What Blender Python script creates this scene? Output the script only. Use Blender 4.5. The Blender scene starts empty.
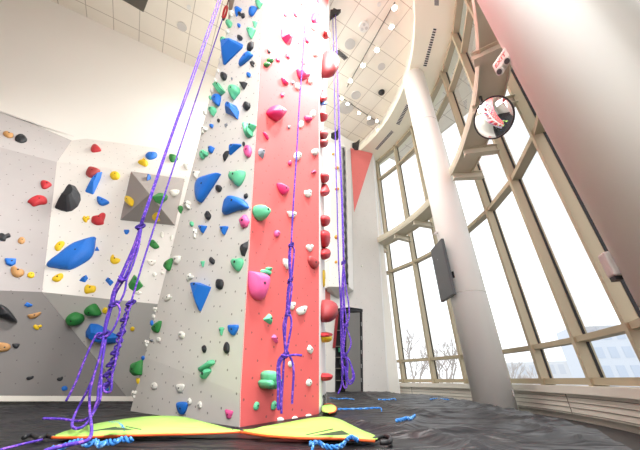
import bpy, bmesh, math, random
from mathutils import Vector, Matrix, noise
random.seed(7)
PI = math.pi
scn = bpy.context.scene
COL = scn.collection

# ------------------------------------------------------------------ camera model
F = 284.4
TH = math.atan(155 / 284.4)
CH = 0.30                                  # camera height above the mats
cT, sT = math.cos(TH), math.sin(TH)
CAM = Vector((0, 0, CH))
def ray(u, v):
    x = (u - 320) / F; up = -(v - 225) / F
    return Vector((x, cT - sT * up, sT + cT * up))
def atZ(u, v, z): r = ray(u, v); return CAM + r * ((z - CH) / r.z)
def atY(u, v, y): r = ray(u, v); return CAM + r * (y / r.y)
def atP(u, v, pl):
    r = ray(u, v); p0, n = pl
    return CAM + r * ((p0 - CAM).dot(n) / r.dot(n))
def atR(u, v, R):                          # hit with the window cylinder
    r = ray(u, v); a = r.x**2 + r.y**2; b = -2 * (r.x * CX + r.y * CY); c = CX**2 + CY**2 - R * R
    t = (-b + math.sqrt(b * b - 4 * a * c)) / (2 * a)
    return CAM + r * t
CX, CY = -3.457, 6.60                      # centre of the curved glass front
def pol(R, deg, z=0): a = math.radians(deg); return Vector((CX + R * math.cos(a), CY + R * math.sin(a), z))

cam_d = bpy.data.cameras.new('camera'); cam = bpy.data.objects.new('camera', cam_d); COL.objects.link(cam)
cam.location = CAM; cam.rotation_euler = (PI / 2 + TH, 0, 0)
cam_d.sensor_width = 36; cam_d.lens = F / 640 * 36; cam_d.clip_start = 0.05; cam_d.clip_end = 500
scn.camera = cam

# ------------------------------------------------------------------ materials
def lin(c):
    return tuple(((x / 255) / 12.92 if x / 255 <= 0.04045 else ((x / 255 + 0.055) / 1.055) ** 2.4) for x in c) + (1,)
MATS = {}
class NT:
    def __init__(s, name):
        s.m = bpy.data.materials.new(name); s.m.use_nodes = True
        s.t = s.m.node_tree; s.b = s.t.nodes['Principled BSDF']; s.out = s.t.nodes['Material Output']
    def n(s, typ, **kw):
        o = s.t.nodes.new(typ)
        for k, v in kw.items(): setattr(o, k, v)
        return o
    def l(s, a, b): s.t.links.new(a, b)
    def coord(s, which='Object'): return s.n('ShaderNodeTexCoord').outputs[which]
    def math(s, op, a, b=None):
        o = s.n('ShaderNodeMath', operation=op)
        for i, v in enumerate((a, b)):
            if v is None: continue
            if isinstance(v, (int, float)): o.inputs[i].default_value = v
            else: s.l(v, o.inputs[i])
        return o.outputs[0]
    def mix(s, fac, a, b):
        o = s.n('ShaderNodeMix', data_type='RGBA')
        if isinstance(fac, (int, float)): o.inputs[0].default_value = fac
        else: s.l(fac, o.inputs[0])
        for i, v in ((6, a), (7, b)):
            if isinstance(v, tuple): o.inputs[i].default_value = v
            else: s.l(v, o.inputs[i])
        return o.outputs[2]
    def noise(s, scale, vec=None, detail=3, rough=0.5):
        o = s.n('ShaderNodeTexNoise'); o.inputs['Scale'].default_value = scale
        o.inputs['Detail'].default_value = detail; o.inputs['Roughness'].default_value = rough
        s.l(vec if vec is not None else s.coord(), o.inputs['Vector']); return o.outputs['Fac']
    def bump(s, h, strength, dist=0.02):
        o = s.n('ShaderNodeBump'); o.inputs['Strength'].default_value = strength; o.inputs['Distance'].default_value = dist
        s.l(h, o.inputs['Height']); s.l(o.outputs[0], s.b.inputs['Normal'])
def mat(name, rgb, rough=0.6, metal=0.0, var=0.06, scale=6.0, bump=0.0, bscale=40.0, spec=0.5):
    if name in MATS: return MATS[name]
    k = NT(name); c = lin(rgb)
    d = tuple(x * (1 - var) for x in c[:3]) + (1,)
    k.l(k.mix(k.noise(scale), d, c), k.b.inputs['Base Color'])
    k.b.inputs['Roughness'].default_value = rough; k.b.inputs['Metallic'].default_value = metal
    k.b.inputs['Specular IOR Level'].default_value = spec
    if bump: k.bump(k.noise(bscale), bump)
    MATS[name] = k.m; return k.m
def wall_mat(name, rgb, cell=0.2, dot=0.036, rough=0.75, scuff=0.05, dotrgb=(80, 76, 72)):
    """painted climbing panel: faint mottling and a jittered grid of bolt holes"""
    if name in MATS: return MATS[name]
    k = NT(name); c = lin(rgb)
    co = k.coord()
    v = k.n('ShaderNodeTexVoronoi', voronoi_dimensions='2D'); v.inputs['Scale'].default_value = 1 / cell
    v.inputs['Randomness'].default_value = 0.42
    mp = k.n('ShaderNodeMapping'); mp.inputs['Rotation'].default_value = (0, 0, 0.35); k.l(co, mp.inputs[0]); k.l(mp.outputs[0], v.inputs['Vector'])
    isdot = k.math('LESS_THAN', v.outputs['Distance'], dot)
    d = tuple(x * (1 - scuff * 2) for x in c[:3]) + (1,)
    base = k.mix(k.noise(1.7, co, 5, 0.6), d, c)
    isdot = k.math('MULTIPLY', isdot, 0.8)
    k.l(k.mix(isdot, base, lin(dotrgb)), k.b.inputs['Base Color'])
    k.b.inputs['Roughness'].default_value = rough
    k.bump(k.noise(160, co), 0.15, 0.004)
    MATS[name] = k.m; return k.m

M_beige = mat('beige_plaster', (238, 236, 228), 0.9, var=0.03, scale=1.2)
M_soffit = mat('soffit_paint', (246, 243, 224), 0.9, var=0.03, scale=1.2)
M_white = mat('white_paint', (240, 239, 236), 0.7, var=0.03)
M_column = mat('column_paint', (248, 245, 240), 0.55, var=0.03, scale=2)
M_seam = mat('seam_line', (188, 184, 176), 0.8)
M_frame = mat('champagne_aluminium', (184, 172, 146), 0.5, 0.25, var=0.05)
M_gasket = mat('black_gasket', (40, 40, 42), 0.7)
M_ring = mat('beam_paint', (206, 198, 178), 0.55, 0.1, var=0.04)
M_base = mat('baseboard_paint', (226, 222, 210), 0.6, var=0.04)
M_slot = mat('slot_shadow', (128, 124, 114), 0.8)
M_black = mat('black_plastic', (26, 26, 28), 0.5)
M_dgrey = mat('screen_grey', (74, 76, 78), 0.45, var=0.1, scale=30)
M_steel = mat('grey_steel', (150, 150, 150), 0.4, 0.6)
M_red = mat('red_anodised', (190, 30, 36), 0.35, 0.2)
M_floor = mat('dark_floor', (60, 58, 58), 0.6)
M_disc = mat('speaker_grille', (206, 203, 199), 0.8)
M_ventd = mat('vent_dark', (96, 92, 84), 0.7)
M_lampw = mat('lamp_housing', (236, 234, 228), 0.5)
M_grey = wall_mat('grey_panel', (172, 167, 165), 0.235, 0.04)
M_grey_lit = wall_mat('grey_panel_lit', (186, 182, 180), 0.235, 0.04)  # paler copy of the grey: light on the up-tilted facet put into its colour
M_grey_shaded = wall_mat('shaded_grey_panel', (134, 130, 127), 0.235, 0.03, dotrgb=(70, 68, 66))  # darker copy of the grey: overhang shade put into its colour
M_wp = wall_mat('white_panel', (232, 229, 222), 0.225, 0.042, dotrgb=(120, 116, 110))
M_wp2 = wall_mat('grey_white_panel', (206, 203, 196), 0.3, 0.03, dotrgb=(130, 126, 122))
M_tw = wall_mat('tower_white', (226, 222, 214), 0.16, 0.06, dotrgb=(120, 112, 105))
M_tp = wall_mat('tower_pink', (222, 97, 95), 0.16, 0.06, scuff=0.03, dotrgb=(120, 70, 68))
M_ts = mat('tower_side_white', (240, 238, 234), 0.7, var=0.03)
M_te = mat('tower_edge_grey', (150, 138, 126), 0.8)
M_rw = wall_mat('right_grey_white', (216, 213, 208), 0.3, 0.03, dotrgb=(150, 146, 140))
M_rp = wall_mat('right_pink', (232, 124, 120), 0.3, 0.03)
M_vol = wall_mat('volume_grey', (160, 153, 148), 0.3, 0.02)

HC = {'blue': (26, 116, 214), 'mint': (104, 206, 156), 'green': (44, 136, 62), 'black': (38, 40, 44), 'white': (240, 238, 228),
      'pink': (246, 96, 160), 'hotpink': (232, 40, 110), 'red': (196, 44, 52), 'darkred': (170, 58, 60), 'yellow': (246, 206, 32),
      'tan': (200, 150, 94), 'orange': (226, 160, 60), 'grey': (132, 138, 146), 'rose': (158, 50, 54)}
def hold_mat(c):
    key = 'resin_' + c
    return MATS.get(key) or mat(key, HC[c], 0.55, var=0.12, scale=9, bump=0.25, bscale=120)

def glass_mat():
    k = NT('window_glass')
    tr = k.n('ShaderNodeBsdfTransparent'); tr.inputs[0].default_value = (0.97, 0.98, 0.98, 1)
    gl = k.n('ShaderNodeBsdfGlossy'); gl.inputs['Roughness'].default_value = 0.02
    fr = k.n('ShaderNodeLayerWeight'); fr.inputs['Blend'].default_value = 0.12
    mx = k.n('ShaderNodeMixShader')
    k.l(k.math('MULTIPLY', fr.outputs['Fresnel'], 0.35), mx.inputs[0]); k.l(tr.outputs[0], mx.inputs[1]); k.l(gl.outputs[0], mx.inputs[2])
    k.l(mx.outputs[0], k.out.inputs['Surface']); return k.m
M_glass = glass_mat()
def mirror_mat():
    k = NT('mirror_silver'); k.b.inputs['Metallic'].default_value = 1; k.b.inputs['Roughness'].default_value = 0.03
    k.l(k.mix(k.noise(3), lin((238, 238, 238)), lin((246, 246, 246))), k.b.inputs['Base Color']); return k.m
M_mirror = mirror_mat()
def emit_mat(name, col, st):
    k = NT(name); k.b.inputs['Emission Color'].default_value = lin(col); k.b.inputs['Emission Strength'].default_value = st
    k.b.inputs['Base Color'].default_value = lin(col); return k.m
M_bulb = emit_mat('lamp_glow', (255, 252, 244), 14)
def tile_mat():
    k = NT('ceiling_tiles'); co = k.coord()
    mp = k.n('ShaderNodeMapping'); k.l(co, mp.inputs[0])
    sx = k.n('ShaderNodeSeparateXYZ'); k.l(mp.outputs[0], sx.inputs[0])
    T = 0.732; lines = []
    for i in (0, 1):
        f = k.math('FRACT', k.math('DIVIDE', sx.outputs[i], T))
        lines.append(k.math('LESS_THAN', f, 0.03))
    g = k.math('MAXIMUM', *lines)
    base = k.mix(k.noise(1.5, co), lin((242, 235, 222)), lin((250, 243, 230)))
    k.l(k.mix(g, base, lin((196, 186, 172))), k.b.inputs['Base Color']); k.b.inputs['Roughness'].default_value = 0.95
    k.bump(k.noise(90, co), 0.2, 0.003); return k.m
M_tile = tile_mat()
def tarp_mat():
    k = NT('black_tarp'); co = k.coord()
    mp = k.n('ShaderNodeMapping'); mp.inputs['Scale'].default_value = (0.8, 2.2, 1); mp.inputs['Rotation'].default_value = (0, 0, 0.45); k.l(co, mp.inputs[0])
    k.l(k.mix(k.noise(2.0, co), lin((10, 10, 12)), lin((27, 26, 32))), k.b.inputs['Base Color'])
    k.b.inputs['Roughness'].default_value = 0.42; k.b.inputs['Specular IOR Level'].default_value = 0.42
    h = k.math('ADD', k.noise(1.3, mp.outputs[0], 3, 0.5), k.math('MULTIPLY', k.noise(4.5, mp.outputs[0], 2, 0.5), 0.22))
    k.bump(h, 1.0, 0.22); return k.m
M_tarp = tarp_mat()
def rope_mat(name, a, b):
    k = NT(name); co = k.coord()
    k.l(k.mix(k.math('GREATER_THAN', k.noise(42, co, 2), 0.57), lin(a), lin(b)), k.b.inputs['Base Color'])
    k.b.inputs['Roughness'].default_value = 0.8; k.bump(k.noise(220, co), 0.5, 0.004); return k.m
M_rope = rope_mat('purple_rope', (80, 48, 172), (144, 90, 204))
M_cord = rope_mat('blue_cord', (52, 128, 206), (128, 186, 236))
M_knot = rope_mat('purple_knot', (56, 30, 130), (84, 48, 168))
M_lime = mat('lime_vinyl', (172, 224, 104), 0.55, var=0.06, scale=8)
M_orange = mat('orange_binding', (226, 96, 36), 0.6)
M_print = mat('dark_print', (52, 74, 40), 0.7)

# ------------------------------------------------------------------ object helpers
def me_obj(name, verts, faces, m, parent=None, M=None, smooth=False, ploc=None):
    me = bpy.data.meshes.new(name); me.from_pydata([tuple(v) for v in verts], [], faces); me.update()
    o = bpy.data.objects.new(name, me); COL.objects.link(o)
    for x in (m if isinstance(m, (list, tuple)) else [m]): me.materials.append(x)
    if smooth: me.polygons.foreach_set('use_smooth', [True] * len(me.polygons))
    W = M or Matrix.Identity(4)
    if parent is not None:
        o.parent = parent; o.matrix_basis = WORLD[parent.name].inverted() @ W
    else: o.matrix_basis = W
    WORLD[o.name] = W.copy()
    return o
WORLD = {}
def empty(name, loc=(0, 0, 0)):
    o = bpy.data.objects.new(name, None); COL.objects.link(o); o.location = loc; o.empty_display_size = 0.1
    WORLD[o.name] = Matrix.Translation(Vector(loc)); return o
def tag(o, label, cat, group=None):
    o['label'] = label; o['category'] = cat
    if group: o['group'] = group
    return o
def struct(o): o['kind'] = 'structure'; return o
class MB:
    """collects shapes in world space, then builds one mesh with its origin at the base of the shapes"""
    def __init__(s): s.v = []; s.f = []; s.mi = []
    def add(s, v, f, mi=0):
        b = len(s.v); s.v += [Vector(x) for x in v]; s.f += [tuple(i + b for i in q) for q in f]; s.mi += [mi] * len(f); return s
    def box(s, cx, cy, cz, sx, sy, sz, M=None, mi=0):
        v = [Vector((cx + a * sx / 2, cy + b * sy / 2, cz + c * sz / 2)) for c in (-1, 1) for a, b in ((-1, -1), (1, -1), (1, 1), (-1, 1))]
        if M is not None: v = [M @ x for x in v]
        return s.add(v, [(3, 2, 1, 0), (4, 5, 6, 7), (0, 1, 5, 4), (1, 2, 6, 5), (2, 3, 7, 6), (3, 0, 4, 7)], mi)
    def prism(s, pts, off, mi=0):
        n = len(pts); pts = [Vector(p) for p in pts]; off = Vector(off)
        return s.add(pts + [p + off for p in pts], [tuple(range(n)), tuple(range(2 * n - 1, n - 1, -1))] + [(i, i + n, (i + 1) % n + n, (i + 1) % n) for i in range(n)], mi)
    def cyl(s, p, q, r, r2=None, n=20, mi=0):
        p, q = Vector(p), Vector(q); d = (q - p).normalized(); a = d.orthogonal().normalized(); b = d.cross(a); r2 = r if r2 is None else r2
        v = [p + (a * math.cos(2 * PI * i / n) + b * math.sin(2 * PI * i / n)) * r for i in range(n)] + [q + (a * math.cos(2 * PI * i / n) + b * math.sin(2 * PI * i / n)) * r2 for i in range(n)]
        return s.add(v, [(i, (i + 1) % n, (i + 1) % n + n, i + n) for i in range(n)] + [tuple(range(n - 1, -1, -1)), tuple(range(n, 2 * n))], mi)
    def ball(s, c, r, n=12, sq=(1, 1, 1), mi=0):
        v, f = [], []; c = Vector(c); m = n // 2
        for j in range(m + 1):
            t = PI * j / m
            for i in range(n):
                a = 2 * PI * i / n
                v.append(c + Vector((r * sq[0] * math.sin(t) * math.cos(a), r * sq[1] * math.sin(t) * math.sin(a), r * sq[2] * math.cos(t))))
        for j in range(m):
            for i in range(n): f.append((j * n + i, (j + 1) * n + i, (j + 1) * n + (i + 1) % n, j * n + (i + 1) % n))
        return s.add(v, f, mi)
    def tube(s, pts, r, n=7, mi=0, sub=5, closed=False):
        P = smooth_path([Vector(p) for p in pts], sub); t0 = None; v, f = [], []
        for i, p in enumerate(P):
            d = (P[min(i + 1, len(P) - 1)] - P[max(i - 1, 0)])
            d = d.normalized() if d.length > 1e-9 else Vector((0, 0, 1))
            if t0 is None: a = d.orthogonal().normalized()
            else:
                a = a - d * a.dot(d); a = a.normalized() if a.length > 1e-6 else d.orthogonal().normalized()
            t0 = d; b = d.cross(a); rr = r[min(i * len(r) // len(P), len(r) - 1)] if isinstance(r, (list, tuple)) else r
            v += [p + (a * math.cos(2 * PI * k / n) + b * math.sin(2 * PI * k / n)) * rr for k in range(n)]
        for i in range(len(P) - 1):
            for k in range(n): f.append((i * n + k, i * n + (k + 1) % n, (i + 1) * n + (k + 1) % n, (i + 1) * n + k))
        f += [tuple(range(n - 1, -1, -1)), tuple(range((len(P) - 1) * n, len(P) * n))]
        return s.add(v, f, mi)
    def arc(s, R0, R1, z0, z1, a0, a1, n=None, mi=0, flare=0.0):
        n = n or max(2, int(abs(a1 - a0) / 2)); v, f = [], []
        for i in range(n + 1):
            a = a0 + (a1 - a0) * i / n
            e = max(0.0, -14 - a) * flare
            v += [pol(R0 + e, a, z0), pol(R1 + e, a, z0), pol(R1 + e, a, z1), pol(R0 + e, a, z1)]
        for i in range(n):
            b = i * 4
            for k in range(4): f.append((b + k, b + (k + 1) % 4, b + 4 + (k + 1) % 4, b + 4 + k))
        f += [(3, 2, 1, 0), (n * 4, n * 4 + 1, n * 4 + 2, n * 4 + 3)]
        return s.add(v, f, mi)
    def build(s, name, m, parent=None, smooth=False, origin=None):
        lo = Vector([min(v[i] for v in s.v) for i in range(3)]); hi = Vector([max(v[i] for v in s.v) for i in range(3)])
        o0 = Vector(origin) if origin is not None else Vector(((lo.x + hi.x) / 2, (lo.y + hi.y) / 2, lo.z))
        o = me_obj(name, [v - o0 for v in s.v], s.f, m, parent, Matrix.Translation(o0), smooth)
        o.data.polygons.foreach_set('material_index', s.mi)
        bm = bmesh.new(); bm.from_mesh(o.data); bmesh.ops.recalc_face_normals(bm, faces=bm.faces); bm.to_mesh(o.data); bm.free()
        if smooth: o.data.polygons.foreach_set('use_smooth', [True] * len(o.data.polygons))
        return o
def smooth_path(P, sub):
    if len(P) < 3 or sub < 2: return P
    out = []
    for i in range(len(P) - 1):
        p0, p1, p2, p3 = P[max(i - 1, 0)], P[i], P[i + 1], P[min(i + 2, len(P) - 1)]
        for k in range(sub):
            t = k / sub
            out.append(0.5 * ((2 * p1) + (p2 - p0) * t + (2 * p0 - 5 * p1 + 4 * p2 - p3) * t * t + (3 * p1 - p0 - 3 * p2 + p3) * t ** 3))
    return out + [P[-1]]
def bevel(o, w, seg=2):
    b = o.modifiers.new('bevel', 'BEVEL'); b.width = w; b.segments = seg; b.limit_method = 'ANGLE'; b.angle_limit = 0.6; return o
def frame_of(n, origin):
    """matrix whose local z is n and whose local x is horizontal"""
    z = n.normalized(); x = Vector((0, 0, 1)).cross(z)
    x = x.normalized() if x.length > 1e-5 else Vector((1, 0, 0)); y = z.cross(x)
    return Matrix.Translation(origin) @ Matrix((x, y, z)).transposed().to_4x4()
def plane3(a, b, c, toward=None):
    n = (b - a).cross(c - a).normalized()
    if (CAM - a).dot(n) < 0: n = -n
    return (a.copy(), n)
def panel(name, pts, m, parent=None, thick=0.06):
    """flat panel through 3D points: front face on the points, thickness behind it"""
    pl = plane3(pts[0], pts[1], pts[2]); M = frame_of(pl[1], sum((Vector(p) for p in pts), Vector()) / len(pts))
    I = M.inverted(); L = [I @ Vector(p) for p in pts]; n = len(L)
    area = sum(L[i].x * L[(i + 1) % n].y - L[(i + 1) % n].x * L[i].y for i in range(n))
    if area < 0: L.reverse()
    v = L + [p - Vector((0, 0, thick)) for p in L]
    f = [tuple(range(n)), tuple(range(2 * n - 1, n - 1, -1))] + [(i, i + n, (i + 1) % n + n, (i + 1) % n) for i in range(n)]
    return me_obj(name, v, f, m, parent, M), pl

# ------------------------------------------------------------------ room shell
H = 10.6; SOF = 10.2; FL = -0.30
WA = atZ(50, 0, H); WBp = atZ(215, 77, H)
WD = (WBp - WA); WD.z = 0; WD.normalize()
WN = Vector((WD.y, -WD.x, 0))                    # beige wall faces the room
def back_plane(off=0.0): return (WA + WN * off, WN)
def on_back(t, z, off=0.0):                      # t metres along the wall from WA
    p = WA + WD * t + WN * off; p.z = z; return p
tr = (Vector((2.62, 11.0, 0)) - WA).dot(WD)
o, _ = panel('wall_back', [on_back(-4, FL), on_back(tr, FL), on_back(tr, H), on_back(-4, H)], M_beige, None, 0.2); struct(o)
o = MB().add([(-14, -6, FL), (9, -6, FL), (9, 16, FL), (-14, 16, FL)], [(0, 1, 2, 3)]).build('floor', M_floor); struct(o)
# tiled ceiling, grid turned with the back wall
ang = math.atan2(WD.y, WD.x)
Mc = Matrix.Translation(on_back(0.92, H, 0.42)) @ Matrix.Rotation(ang, 4, 'Z')
cv = [(-8, 0.42, 0), (14, 0.42, 0), (14, -16, 0), (-8, -16, 0)]
CEIL = me_obj('ceiling', [(x, y, z + dz) for dz in (0, 0.1) for x, y, z in cv], [(0, 1, 2, 3), (7, 6, 5, 4), (0, 4, 5, 1), (1, 5, 6, 2), (2, 6, 7, 3), (3, 7, 4, 0)], M_tile, None, Mc); struct(CEIL)
o = MB().arc(6.7, 8.3, SOF, H - 0.01, 52, -75, 70).build('ceiling_soffit', M_soffit); struct(o)
# thin beige strip on the soffit edge
o = MB().arc(6.66, 6.70, H - 0.07, H - 0.012, 50, -75, 70).build('trim_1', M_beige); struct(o)
# pier between back wall and glass
e0 = on_back(tr, FL); 
o = MB().prism([on_back(tr - 0.02, FL, 0.02), Vector((2.72, 11.55, FL)), Vector((2.5, 11.9, FL)), on_back(tr - 0.25, FL, -0.25)], (0, 0, H - FL)).build('wall_pier', M_white); struct(o)
# walls behind and beside the camera (seen in the convex mirror, and closing the room)
o = MB().box(-5.2, -2.6, 5.15, 11.6, 0.2, 10.9).build('wall_rear', M_wp); struct(o)
WR = o
q = MB().prism([(-7.5, -2.48, 10.2), (1.0, -2.48, 10.2), (0.4, -2.48, 6.6), (-2.6, -2.48, 5.2)], (0, -0.02, 0)).build('red_panel', M_tp, WR)
LWx = on_back(-4, 0)
o = MB().box(LWx.x, (LWx.y - 2.6) / 2 + 0.0, 5.15, 0.2, abs(LWx.y + 2.6) + 0.4, 10.9).build('wall_left', M_beige); struct(o)

# ------------------------------------------------------------------ glass front
ANG = [46.0, 36.5, 27.1, 17.9, 8.3, -1.1, -10.7, -20.9, -30.6, -40.3, -50.0, -59.7]
RG = 8.04; RM = 7.86
ZS, ZL, ZM, ZU, ZH = 0.30, 0.90, 4.26, 9.05, 10.2
def radial_M(a): return Matrix.Translation(pol(0, 0)) @ Matrix.Rotation(math.radians(a), 4, 'Z')
for i in range(len(ANG) - 1):
    a0, a1 = ANG[i], ANG[i + 1]
    mb = MB(); M = Matrix.Translation((CX, CY, 0)) @ Matrix.Rotation(math.radians(a1), 4, 'Z')
    mb.box((RM + RG) / 2 + 0.02, 0, (ZH + 0.2) / 2, RG - RM + 0.06, 0.085, ZH - 0.2, M)
    if i == 0:
        M0 = Matrix.Translation((CX, CY, 0)) @ Matrix.Rotation(math.radians(a0), 4, 'Z'); mb.box((RM + RG) / 2 + 0.02, 0, (ZH + 0.2) / 2, RG - RM + 0.06, 0.085, ZH - 0.2, M0)
    p, q = pol(1, a0), pol(1, a1)
    for z, hh in ((ZS - 0.02, 0.10), (ZL, 0.085), (ZM, 0.10), (ZU, 0.10), (ZH - 0.05, 0.14)):
        pts = [pol(RM + 0.03, a0, z - hh / 2), pol(RM + 0.03, a1, z - hh / 2), pol(RG + 0.04, a1, z - hh / 2), pol(RG + 0.04, a0, z - hh / 2)]
        mb.prism(pts, (0, 0, hh))
    w = mb.build('window_%d' % (i + 1), M_frame); struct(w)
    gk = MB(); 
    gk.box(RG - 0.005, 0.048, (ZH + 0.2) / 2, 0.04, 0.012, ZH - 0.25, M)
    gk.box(RG - 0.005, -0.048, (ZH + 0.2) / 2, 0.04, 0.012, ZH - 0.25, M)
    gk.build('gasket', M_gasket, w)
    for z0, z1 in ((ZS, ZL), (ZL, ZM), (ZM, ZU), (ZU, ZH)):
        MB().add([pol(RG, a0, z0), pol(RG, a1, z0), pol(RG, a1, z1), pol(RG, a0, z1)], [(0, 1, 2, 3)]).build('pane', M_glass, w)
# heater enclosure under the sill
mb = MB().arc(7.66, 8.2, 0.10, 0.215, 47, -62, 70)
mb.arc(7.72, 8.2, FL + 0.10, 0.10, 47, -62, 70)
mb.arc(7.80, 8.2, FL, FL + 0.10, 47, -62, 70)
o = mb.build('baseboard_right', M_base); struct(o); BB = o
sl = MB()
for k in range(4): sl.arc(7.712, 7.73, 0.045 - 0.075 * k, 0.053 - 0.075 * k, 46, -62, 70)
for a in (33, -7.0, -36, -46): 
    M = Matrix.Translation((CX, CY, 0)) @ Matrix.Rotation(math.radians(a), 4, 'Z'); sl.box(7.716, 0, -0.05, 0.012, 0.008, 0.28, M)
sl.build('slot_lines', M_slot, BB)

# columns
def column(x, y, r, seams, name='column'):
    o = MB().cyl((x, y, FL), (x, y, SOF + 0.02), r, n=64).build(name, M_column); struct(o)
    me = o.data; me.polygons.foreach_set('use_smooth', [len(p.vertices) == 4 for p in me.polygons])
    for z in seams: MB().cyl((x, y, z), (x, y, z + 0.014), r + 0.002, n=64).build('seam', M_seam, o)
    return o
C1 = Vector((3.49, 6.70, 0)); C1r = 0.385
z1 = atY(425, 118, 6.36).z; z2 = atY(456, 291, 6.36).z
column(C1.x, C1.y, C1r, (z1, z2))
C2 = Vector((1.86, 1.17, 0)); C2r = 0.385
column(C2.x, C2.y, C2r, ())
# curved beam tying the columns, with outriggers to the mullions
RI, RO = 7.08, 7.62
def beam(name, a0, a1, angs):
    mb = MB().arc(RI, RO, 5.30, 5.34, a0, a1, flare=.009)
    mb.arc(RI, RI + 0.025, 5.26, 5.50, a0, a1, flare=.009); mb.arc(RO - 0.025, RO, 5.26, 5.50, a0, a1, flare=.009)
    b = mb.build(name, M_ring); struct(b)
    for a in angs:
        M = Matrix.Translation((CX, CY, 0)) @ Matrix.Rotation(math.radians(a), 4, 'Z')
        m2 = MB(); L0, L1 = RI + 0.03, RM + 0.02
        m2.box((L0 + L1) / 2, 0, 5.105, L1 - L0, 0.16, 0.02, M); m2.box((L0 + L1) / 2, 0, 5.29, L1 - L0, 0.16, 0.016, M)
        m2.box((L0 + L1) / 2, 0, 5.20, L1 - L0, 0.03, 0.18, M)
        m2.build('outrigger', M_ring, b)
beam('trim_2', 48, 4.0, (36.5, 27.1, 17.9, 8.3))
beam('trim_3', -2.5, -43.0, (-1.1 - 2.2, -10.7, -20.9, -30.6))

# ------------------------------------------------------------------ padded floor
EDGE = [atZ(u, v, 0) for u, v in ((400, 393.6), (440, 396), (475, 402), (520.5, 411), (549.7, 417), (573.6, 424.4), (602.8, 433.7), (632, 449.7), (640, 458), (640, 480))]
EDGE = [Vector((2.0, 9.4, 0))] + [e for e in EDGE if e.y < 8.6]
def edge_x(y):
    for a, b in zip(EDGE, EDGE[1:]):
        if b.y <= y <= a.y: return b.x + (a.x - b.x) * (y - b.y) / (a.y - b.y)
    return EDGE[0].x if y > EDGE[0].y else EDGE[-1].x
FOOT = [atZ(u, v, 0).xy for u, v in ((130, 413), (158, 417), (185, 421), (212, 425.5), (239.5, 430), (262, 425.5), (285, 421.5), (305, 418), (319, 416), (326, 409))]
def tarp_h(x, y):
    p = Vector((x * 0.9 + y * 0.3, y * 2.2 - x * 0.35, 0))
    r = 1 - abs(noise.noise(p * 0.9)) * 2.0; r2 = 1 - abs(noise.noise(p * 2.1 + Vector((7, 3, 1)))) * 2.0
    s = noise.noise(Vector((x * 0.5, y * 0.5, 4)))
    dt = min((Vector((x, y)) - q).length for q in FOOT); fl = min(1.0, max(0.0, (dt - 0.25) / 1.0)) if x < 1.2 else 1.0
    return -0.012 * (1 - fl) + fl * (0.022 * max(r, 0) ** 4 * (0.7 + s) + 0.010 * max(r2, 0) ** 4 + 0.006 * noise.noise(Vector((x * 4, y * 7, 2))) - 0.006)
CREASE = [[atZ(u, v, 0).xy for u, v in L] for L in (((365, 396), (385, 405), (407, 411), (425, 412.5)), ((405, 434), (409, 425), (420, 417.5), (480, 412)), ((415, 434), (445, 442), (480, 455)),
    ((470, 414), (504, 416.5), (563, 423)), ((440, 433), (470, 431), (523, 427), (557, 434)), ((350, 420), (375, 427), (405, 434)), ((430, 399), (450, 404), (500, 411)), ((0, 412), (60, 406), (125, 409)), ((0, 428), (40, 420), (90, 412)), ((480, 440), (540, 438), (600, 441)))]
def crease_h(p):
    h_ = 0
    for L in CREASE:
        for a, b in zip(L, L[1:]):
            d = b - a; t = max(0, min(1, (p - a).dot(d) / d.length_squared)); e = (p - a - d * t).length
            if e < .25: h_ = max(h_, .022 * math.exp(-(e / .05) ** 2) + .008 * math.exp(-(e / .13) ** 2))
    return h_
ys = []; y = -2.4
while y < 9.45: ys.append(y); y += 0.05 if 0.8 < y < 6 else 0.12
NX = 190; vs, fs = [], []
for j, y in enumerate(ys):
    xr = edge_x(y); xl = -9.5 if y < 3 else max(-9.5, -9.5)
    for i in range(NX + 1):
        t = i / NX; x = xl + (xr - xl) * (1 - (1 - t) ** 1.5)
        bw = (WA + WN * 0.1 - Vector((x, y, 0))).dot(WN)
        vs.append(Vector((x, y, tarp_h(x, y) + crease_h(Vector((x, y))))))
    vs.append(Vector((xr + 0.01, y, FL + 0.01)))
W1 = NX + 2
for j in range(len(ys) - 1):
    for i in range(NX + 1):
        a, b, c, d = j * W1 + i, j * W1 + i + 1, (j + 1) * W1 + i + 1, (j + 1) * W1 + i
        cx = (vs[a] + vs[c]) / 2
        if (cx - WA).dot(WN) > 0.03: fs.append((a, b, c, d))
o = me_obj('floor_cover', vs, fs, M_tarp, smooth=True)
tag(o, 'wrinkled black fabric cover spread over the padded floor', 'floor cover')

# ------------------------------------------------------------------ left climbing wall
CW = empty('climbing_wall', (-4.5, 5.7, 0))
tag(CW, 'angular grey and white climbing wall below the beige wall, left of the tower', 'climbing wall')
ZT, ZB, ZLp, YB = 6.0, 4.75, 1.56, 5.75
def base(u): return atY(u, 399.5, YB)
top_l, top_m, top_r = atZ(-40, 97, ZT), atZ(74, 137, ZT), atZ(215, 155.5, ZT)
bd_l, bd_m, bd_r = atZ(-40, 137, ZB), atZ(57, 162, ZB), atZ(215, 180.5, ZB)
lp_l, lp_m, lp_r = atZ(-40, 289, ZLp), atZ(42, 292, ZLp), atZ(200, 308.5, ZLp)
b_l, b_m, b_r = base(-60), base(129), base(240)
bd_l = atP(-40, 137, plane3(top_l, top_m, bd_m)); lp_l = atP(-40, 289, plane3(bd_l, bd_m, lp_m)); b_l = atP(-60, 399.5, plane3(lp_l, lp_m, b_m))
top_r = atP(215, 155.5, plane3(bd_m, bd_r, top_m)); lp_r = atP(200, 308.5, plane3(bd_m, bd_r, lp_m)); b_r = atP(240, 399.5, plane3(lp_m, lp_r, b_m))
_, PG1 = panel('upper_grey_panel', [bd_l, bd_m, top_m, top_l], M_grey_lit, CW)
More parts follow.
